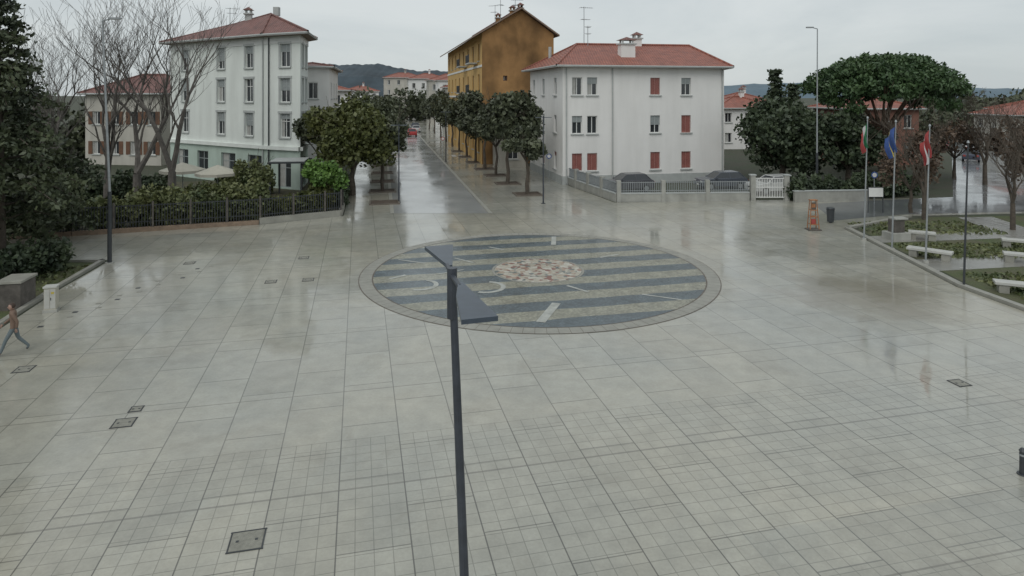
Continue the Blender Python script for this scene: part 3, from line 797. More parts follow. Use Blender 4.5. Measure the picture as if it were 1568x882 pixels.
facade(mb, a1, a2, 0, 3.4, [dict(u=x, z=.5, w=w, h=2.2, frame='shutter_grey', sill=False) for x, w in ((.14,2.0),(.36,1.8),(.62,2.2),(.87,2.0))], 'green_wall')
facade(mb, a2, a3, 0, 3.4, [dict(u=.5, z=.12, w=1.5, h=2.5, frame='shutter_grey', sill=False)], 'green_wall')
facade(mb, a3, a4, 0, 3.4, [dict(u=.5, z=.12, w=1.5, h=2.5, frame='shutter_grey', sill=False)], 'green_wall')
for p, q in ((a1,a2),(a2,a3),(a3,a4)):
    band(mb, p, q, 3.3, 3.62, .22, 'pale_wall'); band(mb, p, q, 12.35, 12.8, .06, 'trim')
mb.obj('walls', A)
mb = MB()
for P0 in (a2, (-21.6,56.68)): mb.tube((P0[0],P0[1]-.12,.1),(P0[0],P0[1]-.12,12.9),.06,.06,'dark_metal' if P0 is a2 else 'greytrim',6)
mb.obj('downpipes', A)
roof(A, [a1,a2,a3,a4,a5], 13.15, .8, [(-28,66.5,15.2),(-22.2,60.2,15.4)], [0,1,1,1,0], k='roof_old')
mb = MB(); chimney(mb,-25,62,14.4,15.6,.6,.5,'greytrim'); mb.box((-21.8,60.5,15.7),(.5,.5,.8),'greytrim'); antenna(mb,-28.5,66,15.0,1.8,.4)
mb.obj('chimneys_and_antenna', A)

# --- lower house behind A
A2 = empty('white_row_house'); mb = MB()
f = [(-21.2,63.2),(-17.9,64.0),(-20.4,76.5),(-25,75.5)]
facade(mb, f[0], f[1], 0, 10.6, [dict(u=.55, z=z, w=.9, h=1.6) for z in (4.3,7.6)], 'white_wall')
facade(mb, f[1], f[2], 0, 10.6, [dict(u=x, z=z, w=1, h=1.6) for z in (1.2,4.3,7.6) for x in (.2,.5,.8)], 'white_wall')
facade(mb, f[2], f[3], 0, 10.6, [], 'white_wall'); facade(mb, f[3], f[0], 0, 10.6, [], 'white_wall'); mb.obj('walls', A2)
roof(A2, f, 10.75, .5, [(-20.3,66.5,11.2),(-22,73,11.2)], [0,0,1,1], k='roof_old')

# --- house far left
H0 = empty('cream_house'); mb = MB()
f = [(-49,75),(-39.5,73.5),(-38,84),(-48,85)]
facade(mb, f[0], f[1], 0, 8.0, [dict(u=x, z=z, w=1, h=1.5, shut='shutter_brown') for z in (1.2,4.6) for x in (.15,.4,.65,.88)], 'cream_wall')
facade(mb, f[1], f[2], 0, 8.0, [dict(u=x, z=z, w=1, h=1.5) for z in (1.2,4.6) for x in (.3,.7)], 'cream_wall')
facade(mb, f[2], f[3], 0, 8.0, [], 'cream_wall'); facade(mb, f[3], f[0], 0, 8.0, [], 'cream_wall'); mb.obj('walls', H0)
roof(H0, f, 8.15, .6, [(-45,79.5,10.4),(-42,79.2,10.4)], [0,1,1,0], k='roof_old')

# --- ochre building (B)
B = empty('ochre_building'); mb = MB()
b1,b2,b3,b0 = (-3.45,75),(4.9,76.8),(-2.5,113.8),(-11,112)
ze = 15.1
ops = [dict(u=.06+i*.125, z=z, w=1.2, h=2.0, roll=.9, rollmat='shutter_brown', frame='shutter_brown') for i in range(8) for z in (1.2,4.8,8.4,12.0)]
facade(mb, b0, b1, 0, ze, ops, 'ochre_wall')
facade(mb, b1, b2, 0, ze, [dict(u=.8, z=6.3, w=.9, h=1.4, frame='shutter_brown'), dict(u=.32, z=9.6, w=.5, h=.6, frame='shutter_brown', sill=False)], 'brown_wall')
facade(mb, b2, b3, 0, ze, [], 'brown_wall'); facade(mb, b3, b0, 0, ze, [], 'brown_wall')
m1 = ((b1[0]+b2[0])/2+.3, (b1[1]+b2[1])/2); m2 = ((b0[0]+b3[0])/2, (b0[1]+b3[1])/2)
mb.poly([(b1[0],b1[1],ze),(b2[0],b2[1],ze),(m1[0],m1[1],17.9)], 'brown_wall'); mb.poly([(b3[0],b3[1],ze),(b0[0],b0[1],ze),(m2[0],m2[1],17.9)], 'brown_wall')
for z in (3.9,7.6,11.2): band(mb, b0, b1, z, z+.25, .08, 'trim')
mb.obj('walls', B)
mb = MB(); P0, Q0 = Vector(b0), Vector(b1); dd = (Q0-P0).normalized(); nn = Vector((dd.y,-dd.x)); LL = (Q0-P0).length
for u in (.62,.87):
    for z in (4.5,8.1,11.7):
        u0 = u*LL-1.6; mb.obox(P0,dd,nn,u0,u0+3.2,z,z+.14,.09,1.1,'greytrim')
        for k in range(17): mb.obox(P0,dd,nn,u0+k*.195,u0+k*.195+.03,z+.145,z+1.05,1.03,1.06,'dark_metal')
        mb.obox(P0,dd,nn,u0,u0+3.2,z+1.055,z+1.1,1.01,1.08,'dark_metal')
mb.obj('balconies', B)
mb = MB(); fd = Vector((b1[0]-b0[0], b1[1]-b0[1])).normalized()*.5
wv = Vector((1,.21)).normalized()
L1 = Vector(b1)-wv*1.3+fd; L0 = Vector(b0)-wv*1.3-fd; R1 = Vector(b2)+wv*.6+fd; R0 = Vector(b3)+wv*.6-fd; T1 = Vector(m1)+fd; T0 = Vector(m2)-fd
for dz, k in ((.22,'roof_old'),(.04,'soffit')):
    mb.poly([(*L1,ze-.75+dz),(*T1,17.9+dz),(*T0,17.9+dz),(*L0,ze-.75+dz)], k); mb.poly([(*T1,17.9+dz),(*R1,ze-.3+dz),(*R0,ze-.3+dz),(*T0,17.9+dz)], k)
for a, b_, za, zb in ((L1,T1,ze-.75,17.9),(T1,R1,17.9,ze-.3),(L0,L1,ze-.75,ze-.75)):
    mb.poly([(*a,za+.04),(*b_,zb+.04),(*b_,zb+.22),(*a,za+.22)], 'soffit')
mb.tube((*T1,18.15),(*T0,18.15),.14,.14,'roof_old',6)
mb.obj('roof', B)
mb = MB()
for (t, s_, hh) in ((.1,-.3,.7),(.05,.25,.8),(.3,-.6,.7)): 
    p = T1.lerp(T0,t)+wv*s_; chimney(mb, p.x, p.y, 17.2, 17.7+hh*.6, .55,.55,'brown_wall')
for t, s_, hh in ((.02,-.6,2.2),(.12,-1.6,3.0),(.2,.9,2.6),(.3,-1,3.0)): 
    p = T1.lerp(T0,t)+wv*s_; antenna(mb, p.x, p.y, 16.9, hh, t*9)
mb.obj('chimneys_and_antennas', B)
N = empty('balcony_annex'); mb = MB()
f = [(-1.4,71.6),(1.6,72.3),(.8,75.6),(-2.2,74.9)]
for i in range(4): facade(mb, f[i], f[(i+1)%4], 0, 7.4, [dict(u=.5, z=z, w=1.2, h=1.9) for z in (.9,4.3)] if i in (0,) else [], 'cream_wall')
band(mb, f[0], f[1], 3.9, 4.05, .9, 'greytrim')
mb.prism([tuple(p) for p in offset_poly(f,.25)], 7.41, 7.6, 'greytrim'); 
mb.obj('walls', N)
mb = MB(); P0, Q0 = Vector(f[0]), Vector(f[1]); dd = (Q0-P0).normalized(); nn = Vector((dd.y,-dd.x)); LL = (Q0-P0).length
for i in range(22): mb.obox(P0,dd,nn,i*LL/22,i*LL/22+.03,4.06,4.95,.84,.87,'dark_metal')
mb.obox(P0,dd,nn,0,LL,4.95,5.0,.82,.89,'dark_metal'); mb.obj('balcony_railing', N)

def simple_house(name, x, y, w, d, h, rh, wall, rz=.15, cols=3, floors=2, shut=None):
    e = empty(name); c, s_ = math.cos(rz), math.sin(rz)
    f = [(x+a*c-b_*s_, y+a*s_+b_*c) for a, b_ in ((-w/2,-d/2),(w/2,-d/2),(w/2,d/2),(-w/2,d/2))]
    mb = MB(); fh = h/floors
    for i in range(4):
        ops = [dict(u=(j+.5)/cols, z=k*fh+fh*.33, w=1.0, h=min(1.6,fh*.48), shut=shut) for j in range(cols) for k in range(floors)]
        facade(mb, f[i], f[(i+1)%4], 0, h, ops, wall)
    mb.obj('walls', e)
    q = max(.1, (w-d)/2) if w > d else .1
    rr = [(x-q*c, y-q*s_, h+rh), (x+q*c, y+q*s_, h+rh)]
    roof(e, f, h+.15, .5, rr, [0,1,1,0])
    mb = MB(); chimney(mb, x+.8, y, h+rh*.5, h+rh+.7, .6,.6, wall); mb.obj('chimney', e)
simple_house('brick_house', 42.0, 78, 8, 8, 6.3, 1.6, 'brick_wall', .1, 3, 2)
simple_house('white_house', 34.3, 100, 9, 8, 5.9, 1.8, 'white_wall', .1)
simple_house('white_house', 41, 118, 9, 8, 6.5, 1.8, 'white_wall', .2)
simple_house('cream_house', 75, 95, 10, 8, 5, 1.8, 'cream_wall', .0)
simple_house('brick_house', 88, 108, 12, 9, 5.5, 1.8, 'brick_wall', .1)
simple_house('pink_house', -18.5, 190, 12, 10, 12, 2, 'cream_wall', .2, 4, 3)
simple_house('white_house', -28, 215, 12, 10, 13, 2, 'white_wall', .2, 4, 3)
simple_house('cream_house', -40, 240, 14, 10, 14, 2, 'cream_wall', .2, 4, 4)
simple_house('white_house', -52, 225, 12, 10, 9, 2, 'white_wall', .2, 4, 3)
simple_house('cream_house', -11.5, 150, 8, 10, 9.5, 1.6, 'cream_wall', .2, 3, 3)
simple_house('white_house', -15, 170, 9, 10, 11.5, 1.6, 'white_wall', .2, 3, 3)
simple_house('cream_house', -36, 125, 10, 12, 8.5, 1.6, 'white_wall', .2, 3, 3)
simple_house('cream_house', -50, 150, 12, 12, 9.0, 1.8, 'cream_wall', .2, 3, 3)
simple_house('white_house', -29, 98, 9, 12, 8.5, 1.5, 'white_wall', .2, 3, 3)

def hills(name, y, x0, x1, base, amp, k, seed, n=160):
    g = np.random.default_rng(seed); mb = MB(); prev = None
    ph = g.uniform(0,6.28,6)
    for i in range(n+1):
        t = i/n; x = x0+(x1-x0)*t
        z = base+amp*sum(math.sin(t*w+ph[j])*q for j,(w,q) in enumerate(((7,.5),(17,.25),(39,.12),(90,.06),(210,.04),(400,.03))))
        z *= min(1,t*6,(1-t)*6)
        z = max(z, 1); cur = [(x,y,-2),(x,y+60,z*.6),(x,y+160,z),(x,y+400,z*.8)]
        if prev:
            for a in range(3): mb.poly([prev[a],cur[a],cur[a+1],prev[a+1]], k)
        prev = cur
    mb.obj(name, smooth=True)
hills('wooded_hills', 900, -460, 160, 54, 12, 'hill', 3, 300)
hills('distant_hills', 1500, 0, 2400, 26, 18, 'hill_far', 9)

# ------------------------------------------------------------------ fences
F = empty('garden_fence')
mb = MB(); fp = [(-34,34.4),(-24.9,37.0),(-15.6,40.3),(-11.3,43.0),(-11.9,46)]
for si, (a, b_) in enumerate(zip(fp[:-1], fp[1:])):
    a, b_ = Vector(a), Vector(b_); d = b_-a; L = d.length; d /= L; n = Vector((d.y,-d.x))
    mb.obox(a,d,n,0,L-.02,0,.26 if si < 2 else .40,-.12,.12,'kerb_orange' if si < 2 else 'kerb')
    z0 = .265 if si < 2 else .405
    i = 0.0
    while i < L:
        mb.obox(a,d,n,i,i+.04,z0,1.6,-.02,.01,'dark_metal'); i += .15
    i = 0
    while i < L:
        mb.obox(a,d,n,i,i+.1,z0,1.75,.015,.09,'bark_pale'); i += 2.0
    for z in (.55,1.5): mb.obox(a,d,n,0,L,z,z+.05,-.06,-.025,'dark_metal')
mb.obj('wall_and_railings', F)
F = empty('boundary_fence')
mb = MB(); fp = [(3.2,66),(5.5,56.4),(7.8,48.7),(17.9,49.3)]
for si, (a, b_) in enumerate(zip(fp[:-1], fp[1:])):
    a, b_ = Vector(a), Vector(b_); d = b_-a; L = d.length; d /= L; n = Vector((d.y,-d.x))
    mb.obox(a,d,n,0,L-.02,0,.6,-.12,.12,'concrete'); mb.obox(a,d,n,0,L-.02,.602,.68,-.15,.15,'greytrim')
    i = .05
    while i < L: mb.obox(a,d,n,i,i+.04,.685,1.5,-.02,.02,'galv'); i += .14
    for z in (.8,1.42): mb.obox(a,d,n,0,L,z,z+.05,.025,.05,'galv')
    for i in (0, L/3, 2*L/3): mb.obox(a,d,n,i,i+.3,0,1.6,-.17,.17,'concrete')
mb.obj('wall_and_railings', F)
G_ = empty('driveway_gate'); mb = MB()
for x in (18.2,20.75): mb.box((x,49.4,.95),(.35,.35,1.9),'concrete'); mb.box((x,49.4,1.94),(.45,.45,.08),'greytrim')
for i in range(18): mb.box((18.46+i*.125,49.4,.95),(.04,.04,1.5),'white')
for z in (.25,1.0,1.68): mb.box((19.5,49.36,z),(2.15,.035,.06),'white')
mb.obj('gate', G_)
F = empty('boundary_wall'); mb = MB()
mb.box((23.9,48.9,.4),(5.8,.25,.8),'concrete',.09); mb.box((23.9,48.9,.83),(5.9,.33,.06),'greytrim',.09); mb.obj('wall', F)
F = empty('low_stone_wall'); mb = MB()
mb.box((-18.75,24.7,.5),(.8,1.1,1.0),'bark_pale',.2); mb.box((-18.75,24.7,1.04),(.9,1.2,.08),'kerb',.2); mb.obj('wall', F)

# ------------------------------------------------------------------ lamps
def tall_lamp(loc, h, side, lean=0):
    e = empty('street_lamp', (loc[0],loc[1],0)); mb = MB(); lx = lean*h
    mb.tube((0,0,-.02),(0,0,3.4),.10,.09,'dark_metal',10); mb.tube((0,0,3.4),(lx,0,h),.06,.04,'galv',8)
    mb.tube((0,0,0),(0,0,.05),.2,.2,'concrete',10,True)
    mb.tube((lx,0,h),(lx+side*.4,0,h+.1),.035,.03,'galv',6)
    mb.box((lx+side*.6,0,h+.12),(.55,.2,.08),'galv'); mb.box((lx+side*.65,0,h+.07),(.4,.16,.02),'lens')
    mb.obj('post', e)
tall_lamp((-19.1,31.0), 11.5, 1, -.03)
tall_lamp((24.1,51.6), 13.2, -1, .002)

def plaza_lamp(loc, h, plates, lean=(0,0)):
    e = empty('street_lamp', (loc[0],loc[1],0)); mb = MB()
    top = (lean[0]*h, lean[1]*h, h)
    mb.tube((0,0,0),(0,0,.04),.16,.16,'lamp_paint',12,True)
    mb.tube((0,0,0),(lean[0]*1.2,lean[1]*1.2,1.2),.06,.055,'lamp_paint',14)
    mb.tube((lean[0]*1.2,lean[1]*1.2,1.2),top,.05,.034,'lamp_paint',14,True)
    mb.tube((top[0],top[1],h-.42),(top[0],top[1],h+.03),.046,.046,'lamp_paint',14,True)
    mb.obj('post', e, smooth=False)
    for pl, z in plates:
        mb = MB(); P = [Vector((p[0]-loc[0], p[1]-loc[1])) for p in pl]
        ar = sum(P[i].x*P[(i+1)%len(P)].y-P[(i+1)%len(P)].x*P[i].y for i in range(len(P)))
        if ar < 0: P.reverse()
        mb.prism([(p.x,p.y) for p in P], z-.035, z, 'lamp_top')
        c_ = sum(P, Vector((0,0)))/len(P); I = [(c_.x+(p.x-c_.x)*.8, c_.y+(p.y-c_.y)*.8) for p in P]
        mb.prism(I, z-.05, z-.036, 'lens')
        nr = min(P, key=lambda p: (p-Vector(top[:2])).length)
        mb.tube((top[0],top[1],z-.02),(nr.x+(c_.x-nr.x)*.2,nr.y+(c_.y-nr.y)*.2,z-.02),.024,.024,'lamp_paint',8)
        mb.obj('lamp_head', e, bevel=.006)
plaza_lamp((-.28,5.85), 6.42, [([(-.46,5.60),(-.42,5.58),(-.10,4.72),(-.36,4.64),(-.445,5.2)],6.4), ([(-.60,6.12),(-.56,6.14),(-.63,6.98),(-.92,6.88)],6.4)], (-.04,0))
def small_lamp(loc, h=6.4):
    plaza_lamp(loc, h, [([(loc[0]-.08,loc[1]-.1),(loc[0]-.08,loc[1]+.1),(loc[0]-.6,loc[1]+.15),(loc[0]-.6,loc[1]-.15)],h-.05), ([(loc[0]+.08,loc[1]-.1),(loc[0]+.6,loc[1]-.15),(loc[0]+.6,loc[1]+.15),(loc[0]+.08,loc[1]+.1)],h-.05)])
small_lamp((2.3,48)); small_lamp((-8.4,48.5), 5.8); small_lamp((-7.9,78), 6.0)

# ------------------------------------------------------------------ flagpoles
def flag(mb, x0, z1, h, w, cols, seed):
    n = 10; rows = 8; nc = len(cols)
    def P(i, j):
        t = i/n; s_ = j/rows; x = x0 - w*t*(1-.45*s_)+.05*math.sin(s_*6+seed); y = .16*math.sin(t*11+s_*2+seed)*(.4+s_*.6)
        return (x, y, z1 - h*s_ - .7*t*(1-s_*.4) - .06*math.sin(t*7+seed))
    for i in range(n):
        for j in range(rows):
            k = cols[min(nc-1, int(i/n*nc))]
            mb.poly([P(i,j),P(i+1,j),P(i+1,j+1),P(i,j+1)], k)
for i, (x,y,h,cols) in enumerate(((19.35,35.9,6.7,('flag_green','flag_white','flag_red')),(19.55,33.6,6.6,('flag_blue','flag_blue','flag_blue','flag_yellow','flag_blue','flag_blue')),(19.7,31.1,6.5,('flag_red','flag_white','flag_red')),(18.75,27.1,6.0,None))):
    e = empty('flagpole', (x,y,0)); mb = MB(); le = .03
    mb.tube((0,0,0),(0,0,.12),.14,.12,'concrete',10,True); mb.tube((0,0,.1),(le*h,0,h),.045,.028,'galv' if i<3 else 'dark_metal',8); mb.tube((le*h,0,h),(le*h,0,h+.1),.06,.03,'galv',8,True)
    mb.obj('pole', e)
    if cols:
        mb = MB(); flag(mb, le*h-.04, h-.15, 1.35, .38 if i != 1 else .55, cols, i+1); o = mb.obj('flag', e, smooth=True)

# ------------------------------------------------------------------ street furniture
def bench(x, y, l, rz):
    e = empty('stone_bench', (x,y,0), rz); mb = MB()
    mb.box((0,0,.40),(l,.55,.12),'stone_pale'); 
    for s_ in (-.36,.36): mb.box((l*s_,0,.17),(.35,.45,.34),'kerb')
    mb.obj('bench', e, bevel=.015)
bench(20.4,31.9,1.9,-.75); bench(20.6,26.1,2.2,-.45); bench(24.3,31.0,1.6,-.5); bench(26.4,34.0,1.5,-.5); bench(22.6,36.0,1.3,-.5)
mb = MB(); e = empty('stone_monument', (21.3,36.2,0))
mb.box((0,0,.2),(1.1,.9,.4),'concrete',.2); mb.box((0,0,.75),(.65,.5,.7),'bark_pale',.2); mb.box((.1,0,1.15),(.8,.6,.1),'concrete',.2); mb.obj('block', e, bevel=.02)
e = empty('litter_bin', (19.9,40.8,0)); mb = MB(); mb.tube((0,0,.08),(0,0,.85),.2,.24,'dark_metal',14,True); mb.tube((0,0,.88),(0,0,.95),.26,.22,'dark_metal',14,True); mb.tube((0,0,0),(0,0,.1),.08,.08,'dark_metal',8)
mb.tube((.0,0,.84),(0,0,.9),.04,.04,'galv',6); mb.obj('bin', e)
e = empty('bollard', (10.75,13.75,0)); mb = MB(); mb.tube((0,0,0),(0,0,.5),.06,.055,'dark_metal',14,True); mb.tube((0,0,.5),(0,0,.56),.07,.03,'dark_metal',14,True); mb.tube((0,0,.4),(0,0,.44),.062,.062,'galv',14); mb.tube((0,0,0),(0,0,.03),.11,.1,'dark_metal',14,True); mb.obj('post', e)
e = empty('notice_board', (24.6,44.2,0)); mb = MB()
for s_ in (-.5,.5): mb.tube((s_,0,0),(s_,0,1.7),.035,.035,'dark_metal',8,True)
mb.box((0,-.05,1.4),(.95,.05,.6),'white'); mb.box((0,-.02,1.4),(1.05,.03,.7),'dark_metal'); mb.obj('board', e)
e = empty('orange_sign_post', (17.8,38.6,0)); mb = MB()
mb.box((0,0,.04),(.75,.6,.08),'bark_pale')
for s_ in (-.22,.22):
    for t in (-.16,.16): mb.tube((s_*1.2,t*1.2,.08),(s_*.75,t*.6,1.75),.028,.024,'orange',6)
for z in (.35,.8,1.2): 
    for t in (-.15,.15): mb.box((0,t,z),(.42,.03,.05),'orange')
mb.box((0,-.02,1.42),(.30,.06,.42),'bark_pale'); mb.box((0,-.055,1.45),(.22,.01,.22),'orange'); mb.box((.0,0,.5),(.22,.18,.3),'red'); mb.box((0,0,1.78),(.42,.3,.05),'orange')
mb.obj('frame', e)
e = empty('utility_cabinet', (-17.0,24.1,0), .3); mb = MB()
mb.box((0,0,.05),(.46,.36,.1),'concrete'); mb.box((0,0,.5),(.38,.3,.8),'canvas'); mb.box((0,0,.93),(.44,.36,.06),'stone_pale')
mb.box((-.092,-.155,.5),(.17,.012,.7),'stone_pale'); mb.box((.092,-.155,.5),(.17,.012,.7),'stone_pale'); mb.box((.03,-.168,.5),(.02,.02,.1),'dark_metal'); mb.box((.09,-.165,.72),(.1,.008,.08),'flag_yellow')
mb.obj('cabinet', e, bevel=.01)
def parasol(x, y, h, r):
    e = empty('cafe_parasol', (x,y,0)); mb = MB(); mb.tube((0,0,0),(0,0,h),.03,.03,'galv',8); mb.tube((0,0,0),(0,0,.1),.3,.3,'concrete',12,True)
    P = [(r*math.cos(i*math.pi/4+.39), r*math.sin(i*math.pi/4+.39), h-.55) for i in range(8)]
    for i in range(8):
        a, b_ = P[i], P[(i+1)%8]; mb.poly([a,b_,(0,0,h)],'canvas'); mb.poly([(a[0],a[1],a[2]-.2),(b_[0],b_[1],b_[2]-.2),b_,a],'canvas')
        mb.tube((0,0,h-.03),(a[0],a[1],a[2]-.03),.012,.012,'galv',4)
    mb.obj('parasol', e)
parasol(-21.0,46.6,3.0,1.5); parasol(-24.8,49.2,2.9,1.6)
e = empty('entrance_pergola'); mb = MB()
for x, y in ((-18.6,50.2),(-16.3,50.6),(-18.8,52.8),(-16.5,53.2)): mb.box((x,y,1.35),(.12,.12,2.7),'dark_metal')
mb.box((-17.55,51.7,2.76),(2.9,3.2,.12),'dark_metal',.17); mb.box((-17.55,51.7,2.86),(2.6,2.9,.06),'greytrim',.17); mb.obj('frame', e)

# ------------------------------------------------------------------ cars
def car(loc, rz, col):
    e = empty('parked_car', (loc[0],loc[1],0), rz)
    paint = mat('car_paint', col, .25, .05, 2, spec=.7)
    mb = MB(); W = .86
    prof = [(-2.08,.35),(-2.1,.62),(-2.02,.86),(-1.55,.93),(-.95,.97),(1.35,1.0),(1.9,.98),(2.05,.82),(2.08,.5),(2.0,.3)]
    n = len(prof)
    rings = []
    for y, sx, dz in ((-W,.965,-.03),(-W*.93,1,0),(W*.93,1,0),(W,.965,-.03)):
        rings.append([(x*sx, y, z+(dz if z > .6 else 0)) for x, z in prof])
    for r in range(3):
        for i in range(n):
            j = (i+1)%n; mb.poly([rings[r][i],rings[r][j],rings[r+1][j],rings[r+1][i]][::-1], paint)
    mb.poly(rings[0], paint); mb.poly(rings[-1][::-1], paint)
    wl, wh = .78, .62
    A_ = [(-1.05,-wl,.94),(1.8,-wl,.96),(1.8,wl,.96),(-1.05,wl,.94)]; B_ = [(-.35,-wh,1.42),(1.3,-wh,1.44),(1.3,wh,1.44),(-.35,wh,1.42)]
    for i in range(4): mb.poly([A_[i],A_[(i+1)%4],B_[(i+1)%4],B_[i]], 'glass')
    T_ = [(-.3,-wh*.97,1.47),(1.25,-wh*.97,1.49),(1.25,wh*.97,1.49),(-.3,wh*.97,1.47)]
    for i in range(4): mb.poly([B_[i],B_[(i+1)%4],T_[(i+1)%4],T_[i]], paint)
    mb.poly(T_, paint)
    for s_ in (-1,1):
        for a, b_ in ((A_[0],B_[0]),(A_[1],B_[1])): mb.tube((a[0],s_*wl,a[2]),(b_[0],s_*wh,b_[2]),.04,.04,paint,5)
        mb.tube((.45,s_*(wl+.0),.95),(.45,s_*(wh+.0),1.44),.035,.035,paint,5)
        mb.box((-.85,s_*.93,1.0),(.16,.14,.12),paint)
        mb.box((-2.06,s_*.6,.72),(.08,.34,.15),'lens'); mb.box((2.05,s_*.64,.76),(.07,.26,.2),'red')
        for x in (-1.3,1.28):
            mb.tube((x,s_*.68,.32),(x,s_*.885,.32),.32,.32,'tyre',18,True); mb.tube((x,s_*.886,.32),(x,s_*.895,.32),.2,.19,'galv',10,True)
    mb.box((-2.1,0,.45),(.04,.5,.12),'white'); mb.box((-2.085,0,.6),(.05,.9,.1),'dark_metal')
    mb.obj('body', e)
car((17.8,55.6), .15, (.08,.09,.11)); car((21.2,53.0), .25, (.5,.51,.5)); car((9.6,54.2), .21, (.08,.08,.09))
sdir = math.atan2(1,-.2)
for x, y, c_, r_ in ((-19.3,126,(.4,.03,.03),0),(-20.6,140,(.5,.5,.5),0),(-24.5,134,(.05,.05,.06),math.pi),(-26.5,146,(.3,.3,.32),math.pi),(-22.5,152,(.05,.06,.1),0)):
    car((x,y), sdir+math.pi+r_, c_)
car((55.5,79), math.atan2(1,.7)+math.pi, (.06,.07,.1)); car((64,91), math.atan2(1,.7)+math.pi, (.5,.5,.5)); car((62,94), math.atan2(1,.7), (.3,.05,.05))

def sign(x, y, h, kind):
    e = empty('traffic_sign', (x,y,0)); mb = MB(); mb.tube((0,0,0),(0,0,h),.03,.03,'galv',8,True)
    mb.tube((0,-.035,h-.25),(0,-.05,h-.25),.24,.24,kind,20,True); mb.tube((0,-.051,h-.25),(0,-.056,h-.25),.16,.16,'white',20,True); mb.obj('sign', e)
sign(-8.9,84,2.6,'red'); sign(3.4,60,2.6,'flag_blue'); sign(26.4,47.6,2.4,'flag_blue')

# ------------------------------------------------------------------ pedestrian (striding)
def skinned(name, verts, edges, rad, mats_fn, parent, root=0, sub=2):
    me = bpy.data.meshes.new(name); me.from_pydata(verts, edges, []); o = bpy.data.objects.new(name, me); COL.objects.link(o); o.parent = parent
    sk = o.modifiers.new('skin','SKIN'); 
    for i, r in enumerate(rad):
        s_ = me.skin_vertices[0].data[i]; s_.radius = r if isinstance(r, tuple) else (r,r); s_.use_root = (i == root)
    sk.use_smooth_shade = True; sb = o.modifiers.new('sub','SUBSURF'); sb.levels = sub; sb.render_levels = sub
    me.materials.append(mats_fn); return o
def zones_mat(name, zs):
    m, nt, b = new_mat(name); h = NT(nt); tc = h.n("ShaderNodeTexCoord"); sp = h.n("ShaderNodeSeparateXYZ"); h.l(tc.outputs["Object"], sp.inputs[0])
    r = h.n("ShaderNodeValToRGB"); r.color_ramp.interpolation = 'CONSTANT'; e = r.color_ramp.elements
    for i, (z, c_) in enumerate(zs):
        q = e[i] if i < 2 else e.new(z/2); q.position = z/2; q.color = c_+(1,)
    h.l(h.math('DIVIDE', sp.outputs["Z"], 2.0), r.inputs["Fac"]); h.l(r.outputs["Color"], b.inputs["Base Color"]); b.inputs["Roughness"].default_value = .8
    return m
pm = empty('pedestrian', (-15.4,20.2,.01), R(-60)); pm.scale = (.9,.9,.9)
cl = zones_mat('clothes', [(0,(.06,.06,.06)),(.09,(.13,.16,.17)),(.88,(.17,.115,.085))])
V = [(0,0,.95),(0,-.01,1.12),(0,-.03,1.32),(0,-.04,1.43),(0,-.05,1.50),
     (.10,0,.90),(.11,-.22,.50),(.11,-.36,.09),(.11,-.50,.04),
     (-.10,0,.90),(-.11,.10,.49),(-.11,.40,.15),(-.11,.33,.04),
     (.19,-.03,1.40),(.25,.12,1.13),(.24,.10,.90),
     (-.19,-.03,1.40),(-.25,-.12,1.13),(-.23,-.32,.98)]
E = [(0,1),(1,2),(2,3),(3,4),(0,5),(5,6),(6,7),(7,8),(0,9),(9,10),(10,11),(11,12),(3,13),(13,14),(14,15),(3,16),(16,17),(17,18)]
Rr = [(.16,.12),(.15,.11),(.17,.12),(.11,.08),.055,.095,.062,.045,.04,.095,.062,.045,.04,.065,.05,.038,.065,.05,.038]
skinned('clothed_body', V, E, Rr, cl, pm)
def hand(c, d, s_):
    c = Vector(c); d = Vector(d).normalized(); sx = Vector((0,1,0)) if abs(d.y) < .8 else Vector((1,0,0)); sx = (sx-d*sx.dot(d)).normalized()
    v = [tuple(c), tuple(c+d*.05)]; e_ = [(0,1)]; rr = [.024,(.03,.016)]
    for k, l in enumerate((.06,.075,.07,.055)):
        a = c+d*.085+sx*((k-1.5)*.021); b_ = a+d*l*.55; t = b_+d*l*.4+Vector((s_*.018,0,0)); i = len(v)
        v += [tuple(a),tuple(b_),tuple(t)]; e_ += [(1,i),(i,i+1),(i+1,i+2)]; rr += [.009,.0085,.007]
    a = c+d*.03+sx*-.032; i = len(v); v += [tuple(a),tuple(a+d*.035-sx*.018)]; e_ += [(0,i),(i,i+1)]; rr += [.011,.009]
    skinned('hand', v, e_, rr, M['skin'], pm, 0, 1)
hand((.24,.10,.895),(0,-.1,-1),-1); hand((-.23,-.33,.97),(0,-.6,-.6),1)
import bmesh
def sph(name, c, r, k, parent, sc=(1,1,1), cut=None):
    bm = bmesh.new(); bmesh.ops.create_uvsphere(bm, u_segments=20, v_segments=14, radius=r)
    if cut is not None:
        bmesh.ops.delete(bm, geom=[v for v in bm.verts if cut(v.co)], context='VERTS')
    me = bpy.data.meshes.new(name); bm.to_mesh(me); bm.free(); me.materials.append(M[k]); me.polygons.foreach_set("use_smooth",[True]*len(me.polygons))
    o = bpy.data.objects.new(name, me); COL.objects.link(o); o.parent = parent; o.location = c; o.scale = sc; return o
sph('head',(0,-.07,1.60),.1,'skin',pm,(.8,.95,1.15)); sph('hair',(0,-.06,1.615),.106,'hair',pm,(.84,.98,1.14), lambda c: c.y < -.03 and c.z < .05 or c.z < -.06)
sph('nose',(0,-.168,1.59),.014,'skin',pm,(1,1.3,1.6)); sph('mouth',(0,-.158,1.555),.018,'red',pm,(1.2,.3,.3))
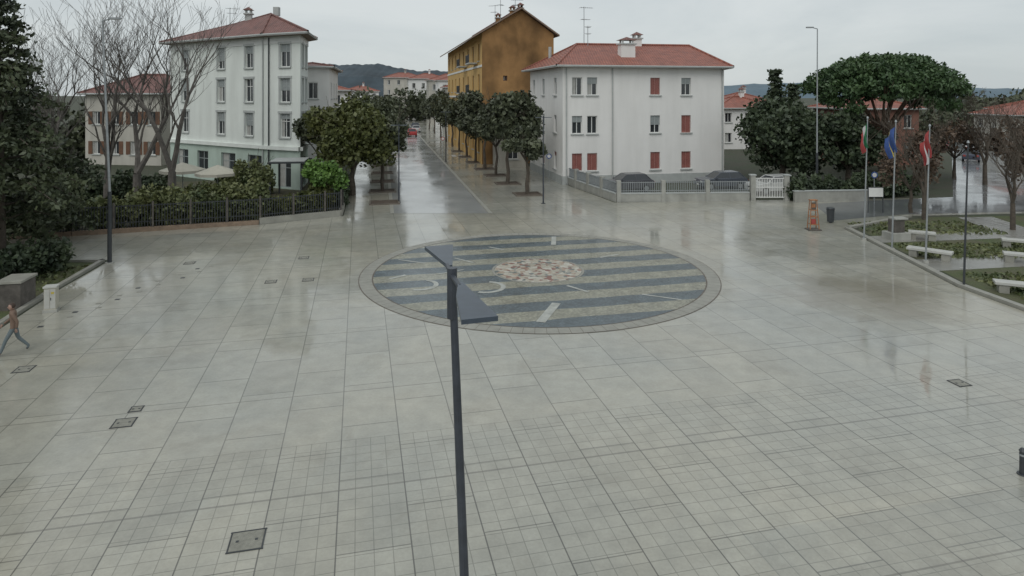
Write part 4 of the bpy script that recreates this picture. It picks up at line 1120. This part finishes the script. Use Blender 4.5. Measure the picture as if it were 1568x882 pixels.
for s_ in (-1,1): sph('ear',(s_*.08,-.06,1.595),.02,'skin',pm,(.4,.9,1.4)); sph('eye',(s_*.03,-.158,1.615),.009,'hair',pm)

# ------------------------------------------------------------------ world, light, camera
w = bpy.data.worlds.new("World"); scene.world = w; w.use_nodes = True
nt = w.node_tree; nt.nodes.clear(); h = NT(nt)
sky = h.n("ShaderNodeTexSky"); sky.sky_type = 'NISHITA'; sky.sun_disc = False; sky.sun_elevation = R(48); sky.sun_rotation = R(200)
bg1 = h.n("ShaderNodeBackground"); bg1.inputs["Strength"].default_value = .09; h.l(sky.outputs[0], bg1.inputs["Color"])
tc = h.n("ShaderNodeTexCoord"); mp = h.n("ShaderNodeMapping"); mp.inputs["Scale"].default_value = (1,1,3.5); h.l(tc.outputs["Generated"], mp.inputs["Vector"])
n1 = h.noise(mp.outputs["Vector"], 1.8, 7, .58, .5)
c_ = h.mix(h.rng(n1, .35, .65, 0, 1), (.58,.635,.655,1), (.75,.79,.79,1))
bg2 = h.n("ShaderNodeBackground"); bg2.inputs["Strength"].default_value = .92; h.l(c_, bg2.inputs["Color"])
ms = h.n("ShaderNodeMixShader"); ms.inputs[0].default_value = .9; h.l(bg1.outputs[0], ms.inputs[1]); h.l(bg2.outputs[0], ms.inputs[2])
out = h.n("ShaderNodeOutputWorld"); h.l(ms.outputs[0], out.inputs[0])

sl = bpy.data.lights.new('sun','SUN'); sl.energy = 1.0; sl.angle = R(40); sl.color = (1,.975,.93)
so = bpy.data.objects.new('sun', sl); COL.objects.link(so)
az = R(200)
dv = Vector((math.sin(az)*math.cos(R(48)), math.cos(az)*math.cos(R(48)), math.sin(R(48))))
so.rotation_euler = dv.to_track_quat('Z','Y').to_euler()

cam = bpy.data.cameras.new('camera'); cam.sensor_width = 36; cam.lens = 22.96; cam.shift_y = -.1888; cam.clip_end = 6000; cam.clip_start = .1
co = bpy.data.objects.new('camera', cam); co.location = (0,0,8); co.rotation_euler = (R(90),0,0); COL.objects.link(co); scene.camera = co
scene.view_settings.view_transform = 'Standard'; scene.view_settings.look = 'None'; scene.view_settings.exposure = 0
